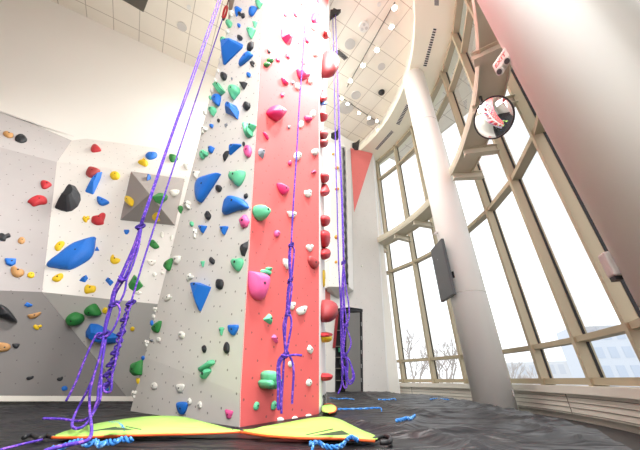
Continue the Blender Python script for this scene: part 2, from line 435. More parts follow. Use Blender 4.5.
_, PG2 = panel('grey_panel', [lp_l, lp_m, bd_m, bd_l], M_grey, CW)
_, PG3 = panel('shaded_grey_panel', [b_l, b_m, lp_m, lp_l], M_grey_shaded, CW)
_, PW1 = panel('upper_white_panel', [bd_m, bd_r, top_r, top_m], M_wp, CW)
_, PW2 = panel('white_panel', [lp_m, lp_r, bd_r, bd_m], M_wp, CW)
_, PW3 = panel('lower_white_panel', [lp_m, lp_r, b_r, b_m], M_wp2, CW)
MB().prism([b_l + Vector((0, 0, -0.02)), b_r + Vector((0, 0, -0.02)), b_r + Vector((0, 0, 0.045)), b_l + Vector((0, 0, 0.045))], (0, -0.03, 0)).build('kick_strip', M_base, CW)
# top return to the beige wall
MB().prism([top_l, top_m, atP(*(74, 136), back_plane(0.0)), atP(-40, 96, back_plane(0.0))], (0, 0, -0.03)).build('top_ledge', M_wp, CW)
# pyramid volume
def pyramid():
    c = [atP(u, v, (PW2[0] + PW2[1] * 0.003, PW2[1])) for u, v in ((131, 171.5), (184.8, 178.7), (175, 225.5), (120.2, 220))]
    ap = atP(149.6, 194.2, (PW2[0] + PW2[1] * 0.8, PW2[1]))
    mb = MB().add(c + [ap], [(0, 1, 4), (1, 2, 4), (2, 3, 4), (3, 0, 4), (3, 2, 1, 0)])
    o = mb.build('climbing_volume', M_vol); tag(o, 'large grey pyramid volume bolted to the white left climbing wall', 'climbing volume')
    return {'top': plane3(c[0], c[1], ap), 'right': plane3(c[1], c[2], ap), 'bot': plane3(c[2], c[3], ap), 'left': plane3(c[3], c[0], ap)}
PYR = pyramid()

# ------------------------------------------------------------------ climbing tower
Lb, Cb, Rb = atZ(130, 413, -0.03), atZ(239.5, 430, -0.03), atZ(319, 416, -0.03)
TW = empty('climbing_tower', ((Lb + Rb) / 2).to_tuple())
tag(TW, 'tall free-standing climbing tower with white face and pink face', 'climbing tower')
def vplane(a, b): return plane3(a, b, a + Vector((0, 0, 1)))
PP = vplane(Cb, Rb)
Ck = atP(240.3, 393, PP); C0 = atP(263.8, 0, PP)
def extend(a, b, z): return a + (b - a) * ((z - a.z) / (b.z - a.z))
TT = 10.3
Ct = extend(Ck, C0, TT)
PK = plane3(Lb, Cb, Ck); Lk = atP(144.5, 357, PK)
PWT = plane3(Lk, Ck, C0); L0 = atP(234.5, 0, PWT); Lt = extend(Lk, L0, TT)
R1 = atP(319, 80, PP); R0 = atP(328.5, 0, PP); Rt = extend(R1, R0, TT)
panel('white_kicker_panel', [Lb, Cb, Ck, Lk], M_tw, TW, 0.004)
panel('white_panel', [Lk, Ck, Ct, Lt], M_tw, TW, 0.004)
panel('pink_panel', [Cb, Rb, R1, Rt, Ct, Ck], M_tp, TW, 0.004)
S2b = atY(326.3, 408, Rb.y + 1.3); S2b.z = -0.03
S21 = R1 + (S2b - Rb); S20 = R0 + (S2b - Rb); S2t = extend(S21, S20, TT)
SIDE, _ = panel('white_side_panel', [Rb, S2b, S21, R1], M_ts, TW, 0.004)
MB().add([R1, S21, S2t, Rt], [(0, 1, 2, 3)]).build('upper_side_panel', M_ts, TW)
PS = plane3(Rb, S2b, R1); PS2 = plane3(R1, S21, R0)
Eb = Lb + Vector((0.5, 0.9, 0)); E1 = atY(227.0, 50, atP(225, 56, PWT).y + 0.9); E0 = atY(229.0, 0, L0.y + 0.9); Et = extend(E1, E0, TT)
MB().add([Lb, Lk, Lt, Et, E1, Eb], [(0, 1, 5), (1, 4, 5), (1, 2, 3, 4)]).build('grey_edge_panel', M_te, TW)
MB().add([Eb, E1, Et, S2t, S21, S2b], [(0, 1, 4, 5), (1, 2, 3, 4)]).build('rear_panel', M_ts, TW)
# number stencilled low on the side panel
def text_obj(name, s, size, M, m, parent=None, align='CENTER'):
    cu = bpy.data.curves.new(name, 'FONT'); cu.body = s; cu.size = size; cu.align_x = align; cu.align_y = 'CENTER'; cu.extrude = 0.001; cu.materials.append(m)
    t = bpy.data.objects.new(name, cu); COL.objects.link(t); bpy.context.view_layer.update()
    me = bpy.data.meshes.new_from_object(t.evaluated_get(bpy.context.evaluated_depsgraph_get())); bpy.data.objects.remove(t)
    o = bpy.data.objects.new(name, me); COL.objects.link(o)
    if not me.materials: me.materials.append(m)
    if parent is not None: o.parent = parent; o.matrix_basis = WORLD[parent.name].inverted() @ M
    else: o.matrix_basis = M
    WORLD[o.name] = M.copy(); return o
pn = atP(324, 400, PS)
text_obj('number_marking', '28', 0.17, frame_of(PS[1], pn + PS[1] * 0.006) @ Matrix.Scale(4, 4, (1, 0, 0)), M_black, SIDE)

# ------------------------------------------------------------------ right end of the back wall
RWt = empty('climbing_wall', on_back(8.8, FL).to_tuple())
tag(RWt, 'pale grey climbing wall with pink triangle and doorway, right of the tower', 'climbing wall')
def bp(u, v, off): return atP(u, v, back_plane(off))
panel('grey_white_panel', [bp(349, 304, .12), bp(351, 150, .12), bp(372.8, 153.5, .12), bp(388, 396, .12), bp(362.5, 396, .12), bp(362.5, 309, .12), bp(349, 307, .12)], M_rw, RWt, 0.1)
panel('pink_triangle', [bp(350.5, 148, .135), bp(372.9, 153.3, .135), bp(354.3, 212, .135)], M_rp, RWt, 0.01)
panel('white_return', [bp(388, 396, .12), bp(372.8, 153.5, .12), atP(376.5, 156, back_plane(-.5)), atP(397.5, 396, back_plane(-.7))], M_white, RWt, 0.02)
panel('white_surround', [bp(318, 310, .10), bp(318, 120, .10), bp(351, 141, .10), bp(350, 307, .10)], M_ts, RWt, 0.05)
panel('pink_strip', [bp(322, 326, .16), bp(330.5, 232, .16), bp(330.2, 308, .16)], M_rp, RWt, 0.02)
# overhanging column panel with angled foot
A = [bp(331.3, 146, .55), bp(341.5, 144, .55), bp(347.0, 149, .55), bp(348.7, 287, .55), bp(328.7, 286.5, .55)]
panel('column_panel', A, M_wp, RWt, 0.5)
panel('column_groove', [bp(341.0, 146, .57), bp(345.4, 147, .57), bp(348.6, 286.8, .57), bp(343.5, 286.8, .57)], mat('groove_grey', (166, 164, 164), 0.8), RWt, 0.01)
panel('column_flank', [bp(348.8, 287, .50), bp(346.8, 149, .50), bp(350.5, 150, .12), bp(353.5, 290, .2)], M_ts, RWt, 0.02)
panel('column_foot', [bp(328.7, 286.6, .55), bp(348.8, 287, .55), bp(353.3, 291, .2), bp(338.5, 299, .11), bp(326.5, 292, .11)], M_wp2, RWt, 0.02)
gl = MB(); gp = [bp(343.2 + (i % 2) * 0.5 + i * 0.125, 148 + i * 4.7, .60) for i in range(30)]
gl.tube(gp, [0.035, 0.05, 0.03, 0.048] * 8, n=8, sub=2); gl.build('black_crack_lining', M_black, RWt, True)
# doorway
DO = 0.04
dz = MB(); dd = [bp(333, 396, .05), bp(363, 396, .05), bp(363, 308.5, .05), bp(333, 306.5, .05)]
panel('white_lower_wall', [bp(318, 396, .10), bp(318, 300, .10), bp(335.5, 303, .10), bp(335.0, 396, .10)], M_wp2, RWt, 0.05)
D1 = empty('door_1', bp(352, 396, 0.1).to_tuple()); struct(D1)
panel('unlit_room_sheet', [bp(333, 398, .02), bp(363.5, 398, .02), bp(363.5, 306, .02), bp(333, 305, .02)], mat('unlit_room_shade', (22, 22, 24), 0.9), D1, 0.01)  # flat dark sheet; the shade of the unlit room is in its colour
panel('header', [bp(334, 308.6, .13), bp(362.8, 309.6, .13), bp(362.8, 311.8, .13), bp(334, 311.2, .13)], M_black, D1, 0.03)
panel('jamb', [bp(361.4, 394, .13), bp(363.2, 394, .13), bp(362.4, 310, .13), bp(360.8, 310, .13)], M_gasket, D1, 0.03)
panel('door_leaf', [bp(346, 391.0, .30), bp(361, 393.5, .16), bp(359.8, 312.5, .16), bp(347.5, 313, .30)], mat('door_grey', (112, 110, 106), 0.6), D1, 0.03)
hb = MB()
for v in (322, 336, 350, 364, 378): hb.add([bp(360.8, v, .19), bp(361.6, v, .19), bp(361.8, v + 4, .19), bp(361.0, v + 4, .19)], [(0, 1, 2, 3)])
hb.build('hinge', M_steel, D1)
# rack of gear in the dark store behind
SR = empty('storage_shelf', bp(339, 394, .06).to_tuple()); tag(SR, 'dark gear shelf inside the doorway beside the open grey door', 'shelf')
for u in (335.2, 345.4): MB().prism([bp(u, 394, .06), bp(u + .7, 394, .06), bp(u + .7, 318, .06), bp(u, 318, .06)], WN * 0.02).build('post', M_gasket, SR)
for v in (330, 346, 357, 368, 380): MB().prism([bp(335.2, v, .06), bp(346, v, .06), bp(346, v + .9, .06), bp(335.2, v + .9, .06)], WN * 0.05).build('shelf', M_ventd, SR)
o = MB().prism([bp(332.5, 348, .13), bp(335.0, 348, .13), bp(338.3, 314, .13), bp(335.8, 314, .13)], WN * 0.02).build('red_ladder_rail', mat('deep_red', (130, 24, 30), 0.6)); tag(o, 'dark red sloping rail leaning inside the doorway', 'rail')
for k, (u, v, w, hh, c, nm) in enumerate(((338, 348, 5, 4, (40, 120, 84), 'green'), (339, 359.5, 5.5, 5, (60, 66, 70), 'dark grey'), (340, 371, 5, 5, (44, 60, 66), 'blue grey'))):
    o = MB().prism([bp(u, v, .08), bp(u + w, v, .08), bp(u + w - .3, v + hh, .08), bp(u + .3, v + hh, .08)], WN * 0.06).build('storage_bin', mat('bin_%d' % k, c, 0.6))
    tag(o, '%s storage bin on the gear shelf inside the doorway' % nm, 'bin', 'bins on the gear shelf')

# ------------------------------------------------------------------ climbing holds
ORD = ['highest', 'second highest', 'third highest', 'fourth highest', 'fifth highest', 'sixth highest', 'seventh highest', 'eighth highest', 'ninth highest', 'tenth highest',
       'eleventh highest', 'twelfth highest', 'thirteenth highest', 'fourteenth highest', 'fifteenth highest', 'sixteenth highest', 'seventeenth highest', 'eighteenth highest', 'nineteenth highest', 'twentieth highest',
       'twenty-first highest', 'twenty-second highest', 'twenty-third highest', 'twenty-fourth highest', 'twenty-fifth highest', 'twenty-sixth highest', 'twenty-seventh highest', 'twenty-eighth highest']
FACE = {'W': (PWT, 'white tower face'), 'K': (PK, 'white tower face'), 'P': (PP, 'pink tower face'), 'S': (PS, 'narrow white side of tower'), 'T': (PS2, 'narrow white side of tower'),
        'g1': (PG1, 'grey left wall'), 'g2': (PG2, 'grey left wall'), 'g3': (PG3, 'grey left wall'),
        'w1': (PW1, 'white left wall'), 'w2': (PW2, 'white left wall'), 'w3': (PW3, 'white left wall'),
        'pt': (PYR['top'], 'grey pyramid volume'), 'pr': (PYR['right'], 'grey pyramid volume'), 'pb': (PYR['bot'], 'grey pyramid volume'), 'pl': (PYR['left'], 'grey pyramid volume'),
        'A': ((A[0] + WN * 0.003, WN), 'wall behind the tower'), 'B': (back_plane(.105), 'wall behind the tower'), 'R': (back_plane(.125), 'pale grey wall right of tower')}
CNAME = {'hotpink': 'pink', 'darkred': 'red', 'rose': 'red'}
SH = {  # unit outlines, y up
 'oval': [(math.cos(t * PI / 6), math.sin(t * PI / 6)) for t in range(12)],
 'rock': [(1, .1), (.7, .75), (.1, 1), (-.6, .85), (-1, .2), (-.85, -.55), (-.2, -1), (.6, -.8)],
 'tri': [(-1, .8), (-.6, 1), (.6, 1), (1, .8), (.35, -.5), (0, -1), (-.35, -.5)],
 'tear': [(0, 1), (.55, .5), (1, -.2), (.7, -.85), (0, -1), (-.7, -.85), (-1, -.2), (-.45, .5)],
 'heart': [(-1, .45), (-.6, .95), (0, .75), (.6, 1), (1, .6), (.75, -.2), (.2, -1), (-.4, -.7), (-.85, -.1)],
 'leaf': [(0, 1), (.6, .55), (1, -.05), (.6, -.7), (0, -1), (-.7, -.6), (-1, .1), (-.55, .65)],
 'shield': [(-1, .9), (0, 1), (1, .9), (.9, 0), (.4, -.85), (0, -1), (-.5, -.8), (-.95, 0)],
 'wing': [(-1, .2), (-.5, .95), (.1, .5), (.8, .9), (1, .1), (.4, -.3), (.2, -1), (-.5, -.8)],
 'half': [(-1, .8), (0, 1), (1, .8), (.85, -.1), (.35, -.9), (-.35, -.9), (-.85, -.1)],
 'bean': [(-1, .5), (-.4, 1), (.3, .6), (1, .8), (1, -.2), (.3, -.9), (-.5, -.8), (-1, -.2)],
}
HOLDS = []
def h(face, color, cx, cy, w=None, hh=None, shape='rock', ang=0, look='', style='dome', pr=None):
    """hold given by photo centre and size on a wall face"""
    rnd = random.Random(int(cx * 91 + cy * 37)); ca, sa = math.cos(math.radians(ang)), math.sin(math.radians(ang))
    pts = []
    for x, y in SH[shape]:
        j = 1 + rnd.uniform(-.06, .06); x, y = x * w / 2 * j, y * hh / 2 * j
        pts.append((cx + x * ca - y * sa, cy - (x * sa + y * ca)))
    HOLDS.append(dict(face=face, color=color, pts=pts, look=look, style=style, pr=pr, c=(cx, cy), size=max(w, hh)))
def hp(face, color, pts, off, sc, look='', style='dome', pr=None):
    """hold given by its traced outline"""
    P = [(off[0] + x / sc, off[1] + y / sc) for x, y in pts]
    cx = (min(p[0] for p in P) + max(p[0] for p in P)) / 2; cy = (min(p[1] for p in P) + max(p[1] for p in P)) / 2
    HOLDS.append(dict(face=face, color=color, pts=P, look=look, style=style, pr=pr, c=(cx, cy), size=max(max(p[0] for p in P) - min(p[0] for p in P), max(p[1] for p in P) - min(p[1] for p in P))))

# --- white tower face, from the top
hp('W', 'blue', [(317, 85), (345, 70), (372, 66), (365, 85), (325, 133)], (195, 0), 8, 'small blue wedge', 'wedge')
h('W', 'black', 239.8, 14, 3, 4)
h('W', 'black', 243, 15.7, 4, 5.5, 'leaf', -25)
hp('W', 'blue', [(438, 85), (465, 56), (495, 60), (485, 85), (458, 125), (435, 122)], (195, 0), 8, 'rounded blue')
h('W', 'mint', 259, 3.7, 6.5, 10, 'tear', 180, 'knobbly mint')
h('W', 'mint', 255, 24.7, 4.5, 6, 'tri', 0, 'small mint')
h('W', 'blue', 239, 25.5, 3, 4, 'rock', 0, 'tiny blue')
h('W', 'mint', 250.9, 33.7, 8, 9.5, 'tri', 0, 'bell-shaped mint')
h('W', 'black', 240, 38, 5, 5, 'rock')
h('W', 'black', 250.5, 46.6, 5.2, 11.5, 'leaf', -28, 'slanted black leaf-shaped')
hp('W', 'blue', [(221.3, 47.5), (226, 45), (241.5, 43), (241, 46.5), (222.3, 65)], (0, 0), 1, 'large blue triangular wedge', 'wedge', .16)
hp('W', 'blue', [(495, 28), (475, 18), (440, 45), (405, 90), (395, 125), (420, 115), (470, 75), (498, 45)], (190, 50), 8, 'slim blue leaf-shaped', 'flat')
h('W', 'black', 252.5, 64, 4.5, 6, 'wing', 20, 'ragged black')
h('W', 'blue', 248.7, 75, 4, 5, 'rock', 0, 'small blue')
h('W', 'black', 223.7, 76.5, 5.5, 7.5, 'rock')
h('W', 'grey', 232, 78.8, 1.6, 3, 'oval', 0, 'tiny grey')
h('W', 'black', 243.5, 85.9, 6.5, 6.5, 'tri', 0, 'triangular black')
h('W', 'mint', 234, 92.7, 10, 14, 'tear', 172, 'mushroom-like mint')
hp('W', 'blue', [(213, 100), (215.5, 95.6), (220, 95), (220, 101), (218.5, 105.5), (216, 105)], (0, 0), 1, 'blue shield-shaped', 'flat')
hp('W', 'blue', [(360, 100), (372, 50), (402, 22), (445, 45), (465, 90), (455, 152), (410, 120)], (180, 100), 8, 'domed blue fin', 'wedge')
h('W', 'black', 246.6, 106, 6.5, 8.5, 'oval', -15, 'grooved black')
h('W', 'mint', 212.7, 111.6, 7, 9, 'tear', 180, 'round mint')
h('W', 'black', 218.7, 120.6, 2.6, 3.6, 'rock')
h('W', 'blue', 211.6, 126, 3.4, 4, 'rock', 0, 'tiny blue')
h('W', 'grey', 226, 125.4, 2.6, 4, 'wing', 0, 'tiny grey')
h('W', 'black', 243.7, 144, 2.6, 4.6, 'oval')
hp('W', 'blue', [(388, 385), (410, 355), (480, 350), (489, 362), (440, 405), (400, 440), (388, 430)], (180, 100), 8, 'blue triangular', 'wedge')
hp('W', 'black', [(390, 80), (388, 55), (405, 15), (428, 8), (425, 40), (400, 85)], (175, 150), 8, 'narrow black leaf-shaped')
hp('W', 'blue', [(233, 380), (250, 367), (275, 382), (255, 425), (232, 420)], (180, 100), 8, 'small blue')
h('W', 'mint', 203.7, 154.7, 7.5, 9, 'wing', -20, 'lumpy mint')
h('W', 'pink', 248, 151.3, 6.5, 11.8, 'oval', 0, 'pink oval', 'flat')
hp('W', 'blue', [(180, 390), (178, 290), (195, 245), (235, 220), (350, 188), (345, 215), (285, 310), (215, 410), (195, 415)], (175, 150), 8, 'largest blue fin-shaped', 'flat', .09)
h('W', 'black', 218.7, 188.5, 5.6, 7, 'rock')
hp('W', 'mint', [(437, 210), (455, 180), (490, 177), (520, 172), (555, 170), (550, 220), (520, 275), (495, 287), (470, 262), (445, 240)], (175, 150), 8, 'large mint heart-shaped')
h('W', 'black', 245.9, 196, 3.8, 6, 'leaf', -20)
hp('W', 'blue', [(223.4, 214.2), (223.6, 203), (226.3, 198.4), (230.5, 195.8), (239, 197.5), (245, 201.5), (247.3, 205), (246.8, 208.4), (236, 210.6)], (0, 0), 1, 'large blue half-dome', 'dome', .08)
h('W', 'black', 207.9, 215.6, 5.5, 9, 'leaf')
h('W', 'mint', 191.7, 224, 3.4, 5, 'rock', 0, 'tiny mint')
h('W', 'blue', 202.7, 229.5, 7.6, 7.6, 'tri', 0, 'rounded blue triangular')
h('W', 'blue', 224, 230.6, 8, 9, 'tri', 0, 'blue triangular')
h('W', 'white', 195, 233.4, 3.8, 10, 'wing', 0, 'long white')
hp('W', 'pink', [(160, 322), (178, 302), (190, 325), (183, 342), (168, 348)], (190, 120), 3.2125, 'pink pear-shaped')
h('W', 'white', 187.5, 205, 6.5, 8.5, 'wing', 20)
h('W', 'white', 196, 174.7, 6, 7, 'tri')
hp('W', 'black', [(186, 38), (197, 15), (217, 3), (215, 30), (203, 62), (192, 58)], (190, 240), 3.75, 'large black leaf-shaped', 'wedge')
h('W', 'mint', 237.5, 264.7, 11.5, 13.5, 'heart', 0, 'mint heart-shaped')
h('W', 'black', 212, 260.6, 4.8, 8, 'leaf', 15)
h('W', 'mint', 202.9, 264, 3.6, 6, 'tri', 0, 'small mint')
h('W', 'black', 219.7, 284, 7, 10.5, 'rock')
hp('W', 'blue', [(191, 284.5), (193, 282.5), (197.7, 282.2), (209.7, 286.8), (209, 289), (198.5, 313.2)], (0, 0), 1, 'long blue downward triangle', 'wedge', .10)
h('W', 'white', 176.9, 260, 6.5, 8, 'shield')
hp('W', 'green', [(-2, 122), (20, 85), (60, 65), (50, 120), (35, 165), (15, 160), (-2, 140)], (165, 250), 8, 'dark green teardrop')
h('W', 'white', 189.6, 277.5, 6.5, 8.5, 'wing', -30)
h('W', 'white', 167.5, 298, 5, 8.5, 'bean', -40)
h('W', 'white', 181.5, 335, 6, 7.5, 'rock')
h('W', 'mint', 221.5, 331.5, 4.6, 8.6, 'tri', 0, 'slim mint')
h('W', 'blue', 233.4, 330, 9, 10.2, 'shield', 0, 'blue shield-shaped', 'flat')
h('W', 'black', 204.2, 349, 4, 7.6, 'oval')
h('W', 'black', 226.7, 348, 5.6, 12, 'oval')
h('K', 'white', 180, 388.5, 8, 9, 'half')
h('K', 'white', 154, 386, 6, 7, 'rock')
hp('K', 'blue', [(483, 265), (548, 268), (545, 310), (525, 350), (500, 345), (485, 310)], (110, 365), 7.11, 'blue half-cup', 'flat')
h('K', 'white', 189.5, 401.5, 3.6, 7, 'oval')
h('K', 'white', 199.7, 405, 4, 7.4, 'oval')
hp('K', 'pink', [(468, 45), (508, 55), (495, 92), (478, 92)], (130, 400), 4.923, 'small pink wedge')
hp('W', 'green', [(190, 348), (210, 325), (230, 320), (222, 360), (212, 373), (195, 365)], (110, 250), 4.5, 'dark green teardrop')
h('W', 'white', 158.4, 339.5, 4, 5, 'rock')
h('W', 'grey', 151.5, 340.5, 3.4, 3, 'oval', 0, 'small grey ring-like')
h('W', 'white', 146.5, 343, 4, 7, 'wing', 0)
h('K', 'blue', 143, 358, 3, 4.5, 'rock', 0, 'small blue')
hp('K', 'green', [(131.3, 372), (133, 363), (142, 359.5), (141, 375), (135, 376)], (0, 0), 1, 'large dark green', 'dome', .07)
h('K', 'yellow', 138, 381, 2.8, 6, 'shield', 0, 'slim yellow')
h('K', 'white', 134, 394, 4.5, 7.5, 'wing', 0)
h('W', 'white', 155, 309.5, 4, 5.5, 'wing', 0)
h('W', 'white', 153.5, 316.5, 3, 5, 'rock', 0)
h('W', 'blue', 152, 323, 2.4, 6, 'oval', 0, 'narrow blue')
h('W', 'white', 231.3, 13.5, 4.5, 6, 'wing')
h('W', 'mint', 229, 23.7, 5.5, 7.5, 'rock', 0, 'rounded mint')
h('W', 'white', 227, 31.5, 4, 4, 'rock')
h('W', 'mint', 224, 41.5, 6, 8, 'rock', 0, 'rounded mint')
h('W', 'white', 220.2, 60.6, 2.4, 5, 'rock')
h('W', 'white', 217.8, 70.6, 2.4, 4, 'rock')
h('W', 'white', 215.2, 80.6, 2.4, 4, 'rock')
h('W', 'white', 211.6, 90.6, 3, 4.4, 'rock')
h('W', 'mint', 210.2, 97.8, 2.4, 4.4, 'rock', 0, 'tiny mint')
h('W', 'white', 204.8, 113, 3, 4.5, 'rock')
h('W', 'white', 204, 130, 5, 7, 'wing', -20)
h('W', 'green', 180.6, 209.7, 4, 8, 'tear', 180, 'narrow dark green')
# --- pink tower face
h('P', 'hotpink', 285.6, 14.7, 3, 4, 'leaf', 30)
hp('P', 'hotpink', [(275, 85), (290, 75), (303, 100), (300, 135), (283, 130), (272, 110)], (260, 0), 8)
h('P', 'white', 303, 2, 5, 5.5, 'rock')
h('P', 'hotpink', 319, 0.8, 3, 3.4, 'rock')
h('P', 'white', 317.5, 7.7, 4.5, 6, 'rock')
h('P', 'hotpink', 316, 18, 8, 11, 'rock', 0, 'rounded hot pink')
h('P', 'white', 314.6, 27, 5.5, 7, 'rock', 10)
h('P', 'white', 306, 30, 4, 5, 'rock')
hp('P', 'hotpink', [(178, 228), (215, 228), (262, 305), (250, 352), (215, 345), (178, 295)], (260, 0), 8, 'large hot pink wedge', 'wedge')
h('P', 'hotpink', 308, 39.5, 4.6, 7, 'rock')
h('P', 'grey', 299, 42.5, 2, 3, 'oval', 0, 'tiny grey')
h('P', 'black', 269.4, 51, 4, 5, 'wing', 0, 'small black')
h('P', 'white', 317, 53.5, 6, 7, 'rock', 0)
h('P', 'hotpink', 288, 56.5, 3, 5.4, 'leaf', 30)
h('P', 'hotpink', 278, 60, 3.4, 5, 'leaf', 40)
h('P', 'white', 304.6, 61, 4, 6.4, 'rock')
hp('P', 'hotpink', [(303, 150), (360, 145), (392, 180), (385, 225), (330, 232), (305, 190)], (260, 50), 8, 'broad pink block-like')
h('P', 'white', 311, 80.4, 5.6, 6.6, 'rock')
hp('P', 'hotpink', [(170, 222), (195, 228), (228, 280), (190, 272)], (260, 50), 8, 'pointed hot pink')
h('P', 'grey', 292.9, 82.7, 3, 3.5, 'rock', 0, 'tiny grey')
h('P', 'white', 297.7, 86.6, 4.6, 8, 'leaf', 25)
h('P', 'hotpink', 282.5, 95, 3.6, 4.6, 'rock')
hp('P', 'hotpink', [(105, 85), (150, 48), (230, 95), (228, 120), (190, 165), (150, 150), (110, 115)], (255, 100), 8, 'large hot pink block-like', 'dome', .14)
h('P', 'white', 312.7, 113.7, 5, 7.4, 'oval')
h('P', 'hotpink', 308, 118.5, 8, 6, 'leaf', -35, 'curved hot pink')
h('P', 'white', 301, 124.4, 4, 7.4, 'rock')
h('P', 'grey', 289, 127, 3, 3.6, 'oval', 0, 'small grey')
hp('P', 'hotpink', [(62, 258), (75, 255), (110, 315), (95, 318)], (255, 100), 8, 'thin hot pink sliver-like')
hp('P', 'grey', [(65, 10), (80, -15), (110, -8), (122, 25), (105, 72), (70, 40)], (250, 150), 8, 'grey faceted', 'wedge')
h('P', 'white', 315, 152, 6.6, 6.6, 'rock')
h('P', 'white', 297.5, 156, 7, 8, 'rock')
h('P', 'hotpink', 290, 163, 3.6, 5, 'rock')
h('P', 'hotpink', 313.7, 171.5, 5, 3, 'tri', 180)
hp('P', 'hotpink', [(218, 265), (262, 272), (308, 305), (300, 345), (265, 358), (232, 320)], (250, 150), 8, 'hot pink teardrop')
h('P', 'white', 308, 193.7, 6.6, 8, 'wing', 20)
hp('P', 'mint', [(70, 85), (85, 45), (110, 45), (150, 65), (178, 90), (172, 130), (140, 165), (95, 145)], (245, 200), 8, 'large mint nose-shaped', 'dome', .12)
hp('P', 'white', [(335, 88), (405, 95), (405, 125), (385, 147), (355, 135)], (245, 200), 8)
h('P', 'pink', 277, 233.7, 5.4, 6.6, 'rock', 0, 'small pink')
h('P', 'white', 309.7, 248, 7, 7, 'heart')
hp('P', 'pink', [(75, 180), (95, 170), (190, 190), (225, 225), (210, 330), (180, 395), (140, 395), (95, 360), (75, 280)], (240, 250), 8, 'largest pink rounded', 'dome', .09)
hp('P', 'white', [(345, 70), (400, 72), (395, 150), (375, 155), (345, 110)], (240, 250), 8)
hp('P', 'darkred', [(545, 75), (560, 45), (625, 85), (628, 120), (600, 152), (570, 135), (552, 105)], (240, 250), 8, 'dark red')
h('P', 'white', 292, 306, 6, 8, 'shield')
hp('P', 'white', [(455, 75), (500, 50), (535, 52), (520, 105), (485, 122), (462, 110)], (240, 300), 8)
hp('P', 'mint', [(185, 155), (237, 105), (253, 150), (252, 197), (232, 190)], (240, 300), 8, 'mint triangular', 'wedge')
hp('P', 'pink', [(250, 300), (275, 270), (303, 345), (285, 345)], (240, 300), 8, 'pink triangular', 'wedge')
h('P', 'white', 310, 349.4, 5.6, 9, 'leaf', 10)
h('P', 'white', 291, 364, 6, 6, 'rock')
h('P', 'white', 309, 382.8, 5.4, 7.4, 'oval', -10)
h('P', 'mint', 256.3, 406, 5, 9.4, 'oval', -15, 'pale mint speckled')
h('P', 'mint', 273.7, 405.5, 5, 9.4, 'oval', -15, 'pale mint speckled')
h('P', 'white', 280.5, 420, 6.4, 6, 'oval')
h('P', 'white', 295, 419.3, 6.4, 6.4, 'oval')
h('P', 'white', 308.9, 416.8, 6, 6, 'oval')
# --- narrow right side of the tower
for cx, cy, w_, h_, c, sh, look in ((326.6, 35, 2.6, 9, 'rose', 'half', 'slim red'), (324.8, 96, 3.4, 12, 'red', 'tear', 'pointed red'), (324.7, 103.5, 2, 4, 'blue', 'rock', 'tiny blue'),
    (324, 117, 3.2, 9.5, 'red', 'tri', 'red'), (324.6, 135, 3.2, 9.5, 'rose', 'half', 'red'), (323, 143.5, 3.2, 8.5, 'rose', 'half', 'red'), (324.4, 178, 3.6, 10, 'red', 'half', 'red'),
    (323.8, 190, 4, 12, 'red', 'tear', 'red'), (324.6, 221, 3.6, 11.5, 'red', 'half', 'red'), (324.8, 239, 3.6, 17, 'red', 'half', 'tall red'), (324, 254, 3.4, 11, 'red', 'rock', 'red'),
    (324, 335, 3, 6, 'red', 'rock', 'small red'), (325, 338.5, 2.2, 8, 'yellow', 'bean', 'curled yellow'), (324, 377, 3, 8, 'red', 'leaf', 'small red')):
    h('T' if cy < 60 else 'S', c, (320.9 if cy < 150 else min(cx, 323.6) - 1.4) if cy > 60 else 324.8, cy, w_ * (.75 if cy < 150 else 1), h_, sh, 0, look, 'knob', .13)
h('S', 'yellow', 323.6, 278.7, 1.4, 17, 'shield', 0, 'thin yellow bar-like', 'flat', .03)
hp('T', 'rose', [(322.3, 57), (323.8, 51), (324.9, 58), (324.2, 72), (322.0, 78), (321.3, 70)], (0, 0), 1, 'huge red', 'knob', .36)
hp('S', 'rose', [(320.6, 318), (320.8, 306), (322, 300), (323.6, 304), (323.4, 314), (322, 322)], (0, 0), 1, 'bulging red', 'knob', .22)
# --- grey part of the left wall
h('g1', 'tan', 8, 134.7, 10.5, 5.4, 'bean', -18, 'rough tan')
h('g1', 'black', 21, 138.7, 12.5, 8, 'oval', -10, 'glossy black oval')
hp('g2', 'red', [(325, 95), (345, 82), (385, 95), (415, 118), (395, 135), (365, 150), (335, 142)], (0, 170), 8, 'small red')
hp('g2', 'red', [(220, 250), (255, 222), (300, 205), (355, 215), (378, 240), (370, 268), (320, 275), (270, 288), (240, 265)], (0, 170), 8, 'long red')
h('g2', 'black', 4, 237, 13, 8, 'wing', 0, 'black lumpy')
h('g2', 'tan', 21.5, 240.6, 7, 6.8, 'oval', 0, 'round tan')
hp('g2', 'blue', [(35, 270), (130, 272), (125, 310), (90, 328), (50, 315)], (0, 225), 8, 'blue half-moon', 'flat')
hp('g2', 'tan', [(88, 340), (115, 330), (140, 355), (190, 365), (190, 395), (150, 418), (105, 405), (88, 370)], (0, 225), 8, 'tan bean-shaped')
h('g2', 'yellow', 31, 275, 7.4, 6, 'oval', 0, 'round yellow')
hp('g3', 'black', [(-20, 235), (30, 245), (85, 290), (138, 372), (100, 375), (40, 350), (-20, 325)], (0, 275), 8, 'large glossy black horn-shaped', 'dome', .16)
hp('g3', 'blue', [(192, 242), (215, 215), (262, 238), (255, 250), (220, 258)], (0, 275), 8, 'small blue')
hp('g3', 'tan', [(222, 320), (260, 310), (325, 295), (322, 315), (290, 340), (245, 350), (225, 335)], (0, 275), 8, 'ragged tan')
h('g3', 'yellow', 37.5, 327, 9, 5.4, 'wing', 0, 'small yellow')
hp('g3', 'tan', [(-14, 95), (40, 98), (57, 115), (45, 135), (10, 143), (-14, 140)], (0, 325), 5.333, 'rounded tan')
h('g3', 'black', 16, 346, 7.4, 5, 'shield', 0, 'black stub-like')
h('g3', 'black', 30, 378, 7.4, 3.8, 'bean', 15, 'thin black')
h('g3', 'black', 60, 379, 6, 4, 'bean', 20, 'thin black')
